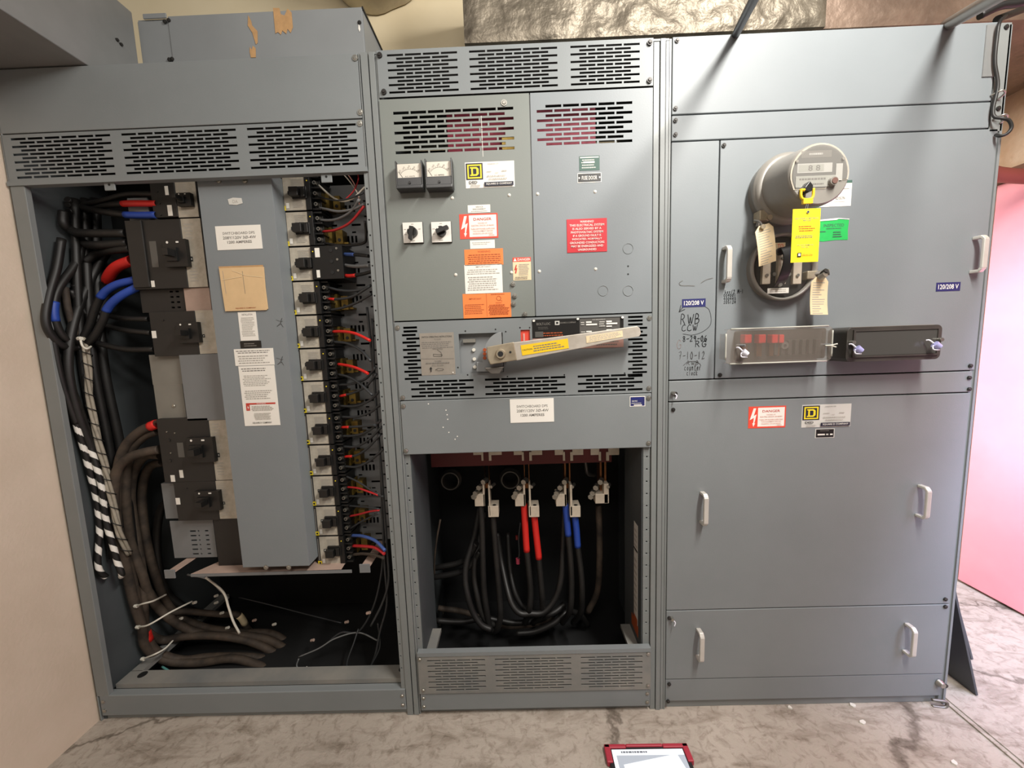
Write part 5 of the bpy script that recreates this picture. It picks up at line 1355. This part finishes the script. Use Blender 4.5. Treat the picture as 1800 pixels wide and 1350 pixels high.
WR = [  # breaker, terminal, colour, radius, points in the first close-up
    (0, 'top', 'wire_white', .0032, [(385, 135), (470, 210), (540, 245), (620, 225), (700, 150)]), (0, 'middle', 'wire_dark', .003, [(380, 210), (450, 232), (520, 240), (600, 225), (690, 190)]), (0, 'bottom', 'wire_grey', .0042, [(390, 290), (440, 300), (520, 315), (620, 300), (695, 265)]),
    (1, 'top', 'wire_grey', .0045, [(395, 375), (500, 370), (600, 320), (660, 235)]), (1, 'middle', 'wire_red', .0042, [(415, 452), (500, 440), (600, 390), (695, 280)]), (1, 'bottom', 'cable_black', .0045, [(420, 530), (560, 547), (690, 530), (708, 480), (700, 380)]),
    (2, 'top', 'cable_black', .006, [(540, 605), (600, 607), (660, 610), (725, 618)]), (2, 'middle', 'wire_grey', .006, [(545, 675), (600, 685), (660, 688), (730, 682)]), (2, 'bottom', 'cable_black', .006, [(545, 748), (600, 752), (680, 740), (750, 720)]),
    (3, 'top', 'wire_dark', .0045, [(450, 830), (520, 848), (600, 855), (680, 845), (740, 815)]), (3, 'middle', 'wire_dark', .0045, [(455, 908), (520, 910), (620, 890), (735, 820)]), (3, 'bottom', 'wire_dark', .0045, [(465, 985), (560, 965), (650, 930), (745, 875)]),
    (4, 'middle', 'tape_red', .0052, [(485, 1130), (560, 1130), (640, 1145), (735, 1190)]), (4, 'bottom', 'wire_dark', .005, [(490, 1200), (580, 1210), (670, 1255), (740, 1330)])]
TP = {(2, 'top'): [(.0, .45, 'wire_blue')], (2, 'bottom'): [(.0, .5, 'tape_red')], (3, 'middle'): [(.02, .2, 'tape_red')]}
CN = {'wire_white': 'white', 'wire_grey': 'grey', 'wire_dark': 'dark grey', 'wire_red': 'red', 'tape_red': 'red', 'cable_black': 'black', 'wire_blue': 'blue'}
for bi, term, m_, r, pts in WR:
    pts = zpt(pts, Yr(len(pts)))
    cable('branch_wire', f'{CN[m_]} wire from the {term} terminal of the {ORD[bi]} right-hand breaker', pts, r, m_, tapes=TP.get((bi, term), ()), cat='wire', group=GW, seg=7, sub=6)
WR2 = [(5, 'top', 'tape_red', .0052, [(408, 0), (470, 10), (530, 28), (592, 58)]), (5, 'middle', 'wire_dark', .0045, [(410, 65), (470, 80), (540, 120), (620, 195)]), (5, 'bottom', 'wire_dark', .0045, [(415, 130), (500, 122), (580, 90), (640, 20)]),
       (6, 'top', 'wire_dark', .0045, [(420, 200), (500, 180), (580, 140), (645, 60)]), (6, 'middle', 'wire_dark', .0045, [(420, 262), (520, 262), (600, 230), (665, 170)]), (6, 'bottom', 'wire_dark', .0045, [(430, 330), (520, 330), (610, 300), (672, 250)]),
       (7, 'top', 'wire_dark', .0045, [(430, 395), (500, 392), (570, 388), (640, 382)]), (7, 'middle', 'wire_dark', .0045, [(435, 450), (520, 445), (600, 415), (675, 350)]), (7, 'bottom', 'wire_dark', .0045, [(440, 515), (520, 515), (600, 470), (680, 390)]),
       (8, 'top', 'wire_dark', .0045, [(450, 578), (520, 570), (590, 525), (670, 440)]), (8, 'middle', 'wire_dark', .0045, [(450, 640), (530, 640), (610, 600), (690, 530)]), (8, 'bottom', 'wire_dark', .0035, [(455, 700), (530, 735), (600, 780), (660, 815)]),
       (9, 'top', 'wire_red', .0038, [(465, 768), (530, 775), (590, 795), (655, 818)]), (9, 'middle', 'wire_dark', .0038, [(475, 825), (540, 825), (610, 825), (690, 826)]), (9, 'bottom', 'wire_dark', .0035, [(470, 885), (540, 890), (600, 895), (660, 905)]),
       (10, 'top', 'wire_red', .0038, [(480, 950), (540, 938), (600, 922), (660, 912)]), (10, 'middle', 'wire_dark', .0035, [(480, 1030), (540, 990), (600, 960), (660, 930)]),
       (11, 'top', 'wire_blue', .006, [(490, 1070), (560, 1075), (640, 1105), (700, 1165)]), (11, 'middle', 'wire_red', .006, [(500, 1135), (570, 1138), (640, 1148), (695, 1185)]), (11, 'bottom', 'cable_dusty', .0055, [(500, 1190), (560, 1185), (630, 1192), (690, 1210)])]
TP2 = {(6, 'top'): [(.0, .12, 'tape_red')], (7, 'top'): [(.0, .2, 'tape_red')], (8, 'top'): [(.0, .2, 'tape_red')]}
for bi, term, m_, r, pts in WR2:
    pts = zpt(pts, Yr(len(pts)), 3.554, 480, 640)
    cable('branch_wire', f'{CN.get(m_, "brown")} wire from the {term} terminal of the {ORD[bi]} right-hand breaker', pts, r, m_, tapes=TP2.get((bi, term), ()), cat='wire', group=GW, seg=7, sub=6)
# thin wires behind the post and hanging in the dark
cable('loose_wire', 'thin red wire at the top right of the open left cabinet', [(606, 352, .06), (622, 335, .06), (630, 315, .06), (628, 302, .08)], .0022, 'wire_red', cat='wire')
cable('loose_wire', 'thin pale wire at the top right of the open left cabinet', [(600, 302, .08), (614, 318, .07), (626, 335, .06), (634, 352, .05)], .002, 'wire_white', cat='wire')
cable('loose_wire', 'thin pinkish wire beside the top right corner of the open left cabinet', [(608, 302, .09), (622, 322, .08), (630, 345, .06), (632, 360, .06)], .002, 'ink_pink', cat='wire')
cable('riser_wire', 'long dark wire running down along the perforated post', [(654, 560, .04), (660, 700, .04), (672, 850, .04), (680, 960, .05), (683, 1020, .06), (672, 1060, .08), (652, 1100, .1)], .0045, 'wire_dark', cat='wire')
cable('riser_wire', 'second long dark wire running down along the perforated post', [(645, 540, .06), (655, 640, .06), (668, 800, .06), (672, 900, .06), (676, 990, .07), (680, 1060, .09), (668, 1110, .12), (660, 1150, .13), (648, 1180, .13)], .0045, 'wire_dark', cat='wire')
cable('riser_wire', 'loop of dark wire low in the left cabinet beside the post', [(676, 930, .07), (670, 1010, .1), (655, 1070, .14), (630, 1110, .18), (600, 1112, .2), (575, 1130, .2)], .004, 'wire_dark', cat='wire')
GF = 'loose thin wires on the left cabinet floor'
for pts, lab in (([(525, 1155, .16), (560, 1140, .16), (590, 1122, .17), (630, 1112, .18), (664, 1126, .15)], 'grey loose wire arching across the left cabinet floor'), ([(612, 1190, .1), (610, 1165, .12), (622, 1130, .14), (630, 1105, .17)], 'upright loose wire near the sill of the left cabinet'),
                 ([(640, 1188, .1), (655, 1165, .12), (668, 1135, .13), (664, 1095, .14)], 'loose wire rising beside the post foot in the left cabinet'), ([(525, 1158, .15), (522, 1172, .14), (535, 1188, .12), (548, 1196, .1)], 'short grey loose wire curled at the end of the big cables'),
                 ([(518, 1192, .1), (530, 1180, .11), (540, 1172, .12)], 'short white loose wire end at the left cabinet sill'), ([(420, 1050, .4), (470, 1062, .4), (540, 1080, .38), (600, 1095, .34)], 'dark loose wire at the back of the left cabinet floor')):
    cable('loose_wire', lab, pts, .003, 'wire_white' if 'white' in lab else 'wire_grey' if 'grey' in lab else 'wire_dark', cat='wire', group=GF, seg=6)
GC = 'pale wire end caps deep in the left cabinet'
for px, py, Y in ((388, 1078, .3), (378, 1048, .3), (316, 1088, .25), (340, 1060, .22), (445, 1091, .3), (480, 1098, .3), (398, 1104, .28), (547, 1126, .25), (607, 1094, .25), (645, 1078, .12), (378, 1060, .34)):
    p = P(px, py, Y); tag(MB().cyl(p, p + V((.014, -.004, .006)), .006, 'tan_metal' if px % 2 else 'wire_white', seg=8).build('end_cap', None), 'small pale wire end cap in the dark bottom of the left cabinet', 'wire cap', GC)

# middle section cables
GM = 'cables in the middle cabinet'
YL = YB
def mz(pts): return [(700 + x / 2.7, 780 + y / 2.7, Y) for x, y, Y in pts]
for lab, pts, tp in (
        ('left black cable below the leftmost lug bar', [(392, 290, YL), (398, 400, YL), (402, 560, YL), (408, 700, YL), (425, 820, YL - .01), (440, 880, YL), (470, 885, YL + .04)], ()),
        ('right black cable below the leftmost lug bar', [(450, 340, YL), (460, 480, YL), (470, 600, YL), (480, 720, YL), (485, 820, YL - .01), (465, 885, YL), (430, 880, YL + .04)], ()),
        ('left red-taped cable below the second lug bar', [(597, 285, YL), (602, 380, YL), (609, 495, YL), (620, 600, YL), (628, 700, YL), (622, 790, YL), (600, 850, YL + .06)], [(0, .35, 'tape_red')]),
        ('right red-taped cable below the second lug bar', [(645, 335, YL), (655, 430, YL), (666, 530, YL), (676, 640, YL), (684, 740, YL), (680, 810, YL + .02), (640, 850, YL + .08)], [(0, .34, 'tape_red')]),
        ('left blue-taped cable below the third lug bar', [(793, 285, YL), (800, 360, YL), (808, 450, YL), (818, 560, YL), (822, 680, YL), (815, 790, YL), (780, 850, YL + .06)], [(0, .30, 'tape_blue')]),
        ('right blue-taped cable below the third lug bar', [(835, 325, YL), (845, 400, YL), (852, 490, YL), (866, 600, YL), (872, 700, YL), (866, 800, YL + .02), (830, 850, YL + .08)], [(0, .32, 'tape_blue')])):
    cable('power_cable', lab, mz(pts), .0125, tapes=tp, group=GM)
cable('power_cable', 'dark brown cable below the rightmost lug bar', mz([(950, 290, .3), (955, 420, .3), (955, 560, .3), (945, 700, .32), (900, 800, .34)]), .014, 'cable_dusty', group=GM)
for lab, pts in (('upper black cable sweeping into the left side of the middle cabinet', [(372, 470, .24), (340, 530, .26), (290, 565, .28), (180, 588, .3), (100, 600, .34)]), ('lower black cable sweeping into the left side of the middle cabinet', [(390, 510, .24), (345, 575, .25), (290, 610, .26), (180, 632, .28), (100, 645, .3)]),
                 ('outer black loop hanging lowest in the middle cabinet', [(385, 300, .28), (360, 440, .26), (325, 560, .23), (318, 640, .21), (330, 720, .19), (355, 800, .18), (395, 860, .17), (440, 882, .17)]), ('inner black loop beside the lowest one in the middle cabinet', [(410, 320, .30), (385, 460, .27), (365, 560, .24), (362, 640, .23), (375, 720, .21), (395, 800, .2), (430, 850, .2), (480, 860, .22)]),
                 ('black loop below the red-taped cables', [(470, 420, .36), (490, 560, .32), (520, 700, .24), (545, 770, .21), (580, 805, .2), (625, 806, .2), (690, 800, .2), (745, 735, .21), (772, 640, .22), (782, 490, .24), (788, 300, .28)]), ('second black loop below the red-taped cables', [(520, 420, .38), (530, 580, .32), (550, 690, .27), (580, 755, .25), (620, 795, .24), (680, 815, .24), (740, 800, .24), (790, 760, .26)]),
                 ('long black cable lying across the middle cabinet floor', [(180, 840, .3), (300, 845, .3), (420, 830, .3), (560, 850, .3), (700, 830, .3), (790, 770, .32)]), ('dusty cable lying at the front of the middle cabinet floor', [(190, 780, .36), (320, 800, .36), (480, 860, .32), (620, 860, .3), (740, 820, .3)]),
                 ('black cable coiling to the right on the middle cabinet floor', [(560, 900, .26), (650, 890, .26), (740, 850, .26), (800, 800, .28), (860, 810, .32), (900, 860, .36)]), ('thin pale-sheened cable at the left wall of the middle cabinet', [(200, 360, .26), (182, 460, .26), (172, 560, .28), (172, 640, .3)])):
    cable('power_cable', lab, mz(pts), .004 if 'thin' in lab else .0125, 'cable_dusty' if 'dusty' in lab or 'thin' in lab else 'cable_black', group=GM)
t = cable('control_wire', 'thin red-ended wire hanging left of the red-taped cables', mz([(580, 375, .24), (572, 450, .24), (575, 520, .24), (568, 555, .24)]), .003, 'wire_dark', cat='wire')
p = P(*mz([(568, 555, 0)])[0][:2], .24); MB().cyl(p + V((0, 0, .01)), p + V((0, 0, -.012)), .009, 'insulator_maroon', seg=10).build('end_cap', t)
p = P(*mz([(563, 445, 0)])[0][:2], .24); MB().cyl(p + V((0, 0, .008)), p + V((0, 0, -.008)), .006, 'insulator_red', seg=10).build('end_cap', t)
for px, py in ((925, 1080), (948, 1077)): pass
cable('conduit_run', 'pale flexible conduit at the back right of the middle cabinet', mz([(885, 30, .34), (890, 90, .34), (900, 140, .36), (930, 150, .4)]), .009, 'conduit_grey', cat='conduit')

# ------------------------------------------------------------------ overhead: gutter, junction box, ducts, conduits
mb = MB(); mb.box(-1.654, -1.335, -1.15, .19, 2.316, 2.612, 'gutter_paint')
g = mb.build('wireway', None, bevel=.003); tag(g, 'grey steel wireway running overhead at the upper left, dark underside', 'wireway')
for px, py in ((205, 70), (212, 78)):
    p = PX(px, py, -1.335); MB().cyl(p, p + V((.005, 0, 0)), .005, 'dark_screw', seg=10).build('screw', g)
jx0 = P(252, 60, .2).x; jb0, jb1 = P(247, 26, .2), P(636, 12, .2)
JB = thing('junction_box', 'grey sheet-metal box with torn brown tape behind the left cabinet top', 'electrical box', ((jx0 + jb1.x) / 2, .3, 2.306))
fp = MB().box(P(298, 60, .2).x, jb1.x, .2, .204, 2.308, jb1.z, 'box_paint').build('cover_plate', JB, bevel=.002)
MB().box(-1.333, P(297, 60, .2).x, .204, .208, 2.308, jb1.z - .01, 'box_paint').build('hinged_cover', JB, bevel=.002)
mb = MB(); mb.box(-1.333, jb1.x, .208, .40, 2.308, jb1.z - .003, 'box_paint'); mb.box(jb1.x - .001, jb1.x + .004, .2, .42, jb1.z - .006, jb1.z + .002, 'black_case'); mb.build('box_body', JB)
for px, py in ((297, 36), (303, 104), (632, 40), (290, 38), (298, 105)): p = P(px, py, .2); screw(p, fp, .005, 'dark_screw')
q = quad((250, 24), (292, 31), .199); MB().box(q[0].x, q[1].x, .199, .204, q[2].z, q[0].z, 'box_paint').build('latch', JB, bevel=.002)
for tl, br, ol in (((433, 27), (455, 78), [(.2, 0), (.45, .2), (.5, .35), (1, .55), (.9, .95), (.7, 1), (.45, .6), (.05, .35)]), ((480, 14), (516, 60), [(0, 0), (.35, .02), (.4, .25), (.6, .3), (.8, .05), (1, .2), (1, .75), (.85, .95), (.7, .8), (.6, .98), (.4, .85), (.3, 1), (.15, .9), (0, .95)]), ((438, 81), (451, 101), [(.1, .1), (.4, .3), (.6, .0), (1, .2), (.9, 1), (.1, 1), (0, .5)])):
    sticker('torn_tape', quad(tl, br, .199), 'tape_brown', [], fp, label='torn brown tape remnant', outline=ol)
sticker('paint_chip_mark', quad((629, 43), (634, 56), .199), 'paper_white', [], fp, outline=[(.3, 0), (.8, .2), (1, .7), (.5, 1), (.1, .6)])

random.seed(4)


def foil_sheet(mb, p00, du, dv, nu, nv, nrm, amp, mt, seedv, freq=7.0):
    n = V(nrm); vs = []
    for j in range(nv + 1):
        for i in range(nu + 1):
            p = V(p00) + V(du) * (i / nu) + V(dv) * (j / nv)
            q_ = p * freq + V((seedv, 0, 0))
            h = noise.noise(q_) * .5 + noise.ridged_multi_fractal(p * freq * 1.3 + V((seedv, 3, 1)), 1.0, 2.0, 4, 1.0, 2.0) * .35
            e = min(i, nu - i, j, nv - j); k = min(1, e / 2)
            vs.append(p + n * (h * amp * k))
    mb.raw(vs, [(j * (nu + 1) + i, j * (nu + 1) + i + 1, (j + 1) * (nu + 1) + i + 1, (j + 1) * (nu + 1) + i) for j in range(nv) for i in range(nu)], mt, True)


DX0 = P(815, 40, .22).x; DZ = P(820, 76, .22).z
mb = MB()
foil_sheet(mb, (DX0, .22, DZ), (1.30, 0, 0), (0, 0, .5), 110, 46, (0, -1, 0), .018, 'foil', 1.0)
foil_sheet(mb, (DX0, .22, DZ), (0, .55, 0), (0, 0, .5), 20, 20, (-1, 0, 0), .008, 'foil', 2.0)
foil_sheet(mb, (DX0, .22, DZ), (1.30, 0, 0), (0, .55, 0), 60, 20, (0, 0, -1), .008, 'foil', 3.0)
mb.box(DX0 + .02, DX0 + 1.29, .245, .76, DZ + .02, DZ + .49, 'foil')
fo = mb.build('insulated_duct', None); tag(fo, 'crinkled silver foil duct wrap above the middle cabinet', 'duct')
mb = MB(); X2 = DX0 + 1.295
foil_sheet(mb, (X2, .23, DZ + .0), (1.25, 0, 0), (0, 0, .6), 70, 34, (0, -1, 0), .016, 'foil_brown', 5.0, 4.0)
foil_sheet(mb, (X2, .23, DZ + .0), (1.25, 0, 0), (0, .5, 0), 50, 16, (0, 0, -1), .008, 'foil_brown', 6.0, 4.0)
mb.box(X2 + .02, X2 + 1.24, .26, .74, DZ + .02, DZ + .58, 'foil_brown')
fo = mb.build('insulated_duct', None); tag(fo, 'brownish wrapped duct above the right cabinet', 'duct')
mb = MB(); cx_ = P(655, 0, .72).x; zc = P(655, 22, .78).z + .26
vs = []; nu, nv = 44, 22
for j in range(nv + 1):
    for i in range(nu):
        t = 2 * math.pi * i / nu; y = .44 + .35 * j / nv
        r = .26 + .012 * noise.noise(V((math.cos(t) * 3, y * 7, math.sin(t) * 3))) - (.03 if j in (0,) else 0)
        vs.append((cx_ + r * math.sin(t), y, zc - r * math.cos(t)))
mb.raw(vs, [(j * nu + i, j * nu + (i + 1) % nu, (j + 1) * nu + (i + 1) % nu, (j + 1) * nu + i) for j in range(nv) for i in range(nu)], 'foil_cream', True)
mb.face(vs[:nu], 'foil_cream'); mb.face(vs[-nu:], 'foil_cream')
tag(mb.build('insulated_duct', None), 'cream wrapped round duct above the grey sheet-metal box', 'duct')
# slanting dark conduit and the conduits at the upper right
a = P(1292, 63, .02); b_ = P(1342, -34, -.34)
tag(MB().tube([a, a.lerp(b_, .5), b_, b_ + (b_ - a) * 1.2], .012, 'conduit_dark', seg=14).build('conduit', None), 'slanting dark conduit rising from the top of the right cabinet', 'conduit')
a, b_ = P(1664, 44, .03), P(1755, -8, -.28)
tag(MB().tube([a, a.lerp(b_, .5), b_, b_ + (b_ - a) * 1.2], .017, 'conduit_grey', seg=16).build('conduit', None), 'thick grey conduit at the upper right corner of the right cabinet', 'conduit')
a, b_ = P(1722, 28, .04), P(1800, 4, .02)
tag(MB().tube([a, a.lerp(b_, .5) + V((0, 0, .01)), b_, b_ + (b_ - a)], .011, 'cable_black', seg=10).build('overhead_cable', None), 'upper black cable leaving over the right cabinet corner', 'cable')
a, b_ = P(1752, 34, .06), P(1800, 16, .08)
tag(MB().tube([a, a.lerp(b_, .5), b_, b_ + (b_ - a)], .010, 'cable_black', seg=10).build('overhead_cable', None), 'lower black cable leaving over the right cabinet corner', 'cable')
o = MB().tube([P(*p) for p in ((1768, 28, .02), (1757, 40, -.012), (1752, 70, -.014), (1749, 110, -.012), (1754, 150, -.012), (1746, 190, -.012), (1748, 205, -.016), (1762, 208, -.03), (1774, 212, -.035), (1778, 224, -.035), (1770, 235, -.03), (1758, 239, -.02), (1750, 237, -.005))], .0045, 'cable_black', seg=9).build('loose_cable', None)
tag(o, 'black cable dangling in a loop down the upper right cabinet corner', 'cable')
for px, py in ((1755, 168), (1759, 210)):
    p = P(px, py, -.012); mb = MB(); mb.tube([p + V((-.012, .01, .006)), p + V((0, -.008, .01)), p + V((.014, -.004, .004)), p + V((.012, .012, -.006))], .003, 'screw_metal', seg=6); mb.build('cable_clip', o)
# brown pipe behind the door head
a = P(1750, 318, .6); tag(MB().tube([P(1735, 302, .5), P(1765, 308, .5), P(1840, 312, .5)], .030, 'wood_red', seg=16).build('pipe', None), 'reddish brown pipe beside the right cabinet above the pink door', 'pipe')

# ------------------------------------------------------------------ steel sheets leaning on the right cabinet, tablet, chips
for (y0, y1, xb, zt, lab) in ((.03, .17, 1.698, .50, 'front dark steel sheet leaning on the right cabinet side'), (.19, .45, 1.868, .92, 'rear dark steel sheet leaning on the right cabinet side')):
    xt = 1.556
    a = [V((xb, y0, .001)), V((xb, y1, .001)), V((xt, y1, zt)), V((xt, y0, zt))]
    n = V((.008, 0, .002)); tag(MB().hexa(a, [p + n for p in a], 'sheet_dark').build('steel_sheet', None, bevel=.001), lab, 'metal sheet', 'steel sheets against the right cabinet')
TA, TB = PZ(1061, 1311, .012), PZ(1207, 1309, .012)
ux = (TB - TA); W_ = ux.length; ux.normalize(); uy = V((-ux.y, ux.x, 0)) * -1.0
up = V((0, 0, 1))
TO = thing('tablet', 'tablet in a red and black rugged case lying on the concrete floor', 'tablet', tuple((TA + TB) / 2 + uy * .09))
def tp_(u, v, h=0.0): return TA + ux * (W_ * u) + uy * (.19 * v) + up * h
def slab(u0, v0, u1, v1, h0, h1, mt, name, bevel=.003):
    return MB().hexa([tp_(u0, v0, h1), tp_(u1, v0, h1), tp_(u1, v1, h1), tp_(u0, v1, h1)], [tp_(u0, v0, h0), tp_(u1, v0, h0), tp_(u1, v1, h0), tp_(u0, v1, h0)], mt).build(name, TO, bevel=bevel)
slab(.03, .02, .97, .98, -.011, .004, 'case_black', 'case')
for u0, v0, u1, v1 in ((0, 0, .26, .07), (0, 0, .07, .3), (.70, 0, 1, .07), (.93, 0, 1, .3), (0, .93, .26, 1), (0, .7, .07, 1), (.74, .93, 1, 1), (.93, .7, 1, 1), (.26, .0, .70, .05)): slab(u0, v0, u1, v1, -.011, .008, 'case_red', 'corner_bumper')
q = [tp_(.08, .09, .0045), tp_(.92, .09, .0045), tp_(.92, .91, .0045), tp_(.08, .91, .0045)]
sticker('screen', q, 'screen_grey', [('r', 0, 0, 1, .12, 'screen_light'), ('r', .0, .02, .05, 1, 'screen_white'), ('l', .1, .02, .6, .1, 1, 'screen_dark'), ('p', [(.12, .3), (.9, .1), (1, .7), (1, 1), (.15, 1)], 'screen_light'), ('p', [(.3, .5), (.6, .4), (.62, 1), (.3, 1)], 'screen_white'), ('p', [(.64, .45), (.88, .38), (.92, 1), (.66, 1)], 'screen_light'),
        ('l', .33, .55, .58, .98, 6, 'screen_grey'), ('l', .67, .5, .84, .95, 6, 'screen_dark'), ('r', .84, .4, .91, .7, 'screen_yellow'), ('r', .855, .45, .895, .6, 'screen_dark')], TO, label='lit screen showing a photo of labels')
GP = 'pale flakes on the concrete floor'
for px, py, s, lab in ((1517, 1270, .012, 'largest pale flake on the floor below the right cabinet'), (1500, 1240, .011, 'pale flake lying against the right cabinet base'), (1389, 1244, .008, 'small pale flake at the middle of the right cabinet base'), (1678, 1341, .010, 'pale flake near the bottom right corner of the floor')):
    c = PZ(px, py, .002); r_ = random.Random(px); pts = [c + V((s * r_.uniform(.6, 1.2) * math.cos(t * 1.05), s * r_.uniform(.5, 1.0) * math.sin(t * 1.05), 0)) for t in range(6)]
    mb = MB(); mb.raw([p + V((0, 0, .003)) for p in pts] + [p + V((0, 0, -.002)) for p in pts], [(0, 1, 2, 3, 4, 5)] + [(i, (i + 1) % 6, 6 + (i + 1) % 6, 6 + i) for i in range(6)], 'white_chip')
    tag(mb.build('paint_flake', None), lab, 'flake', GP)
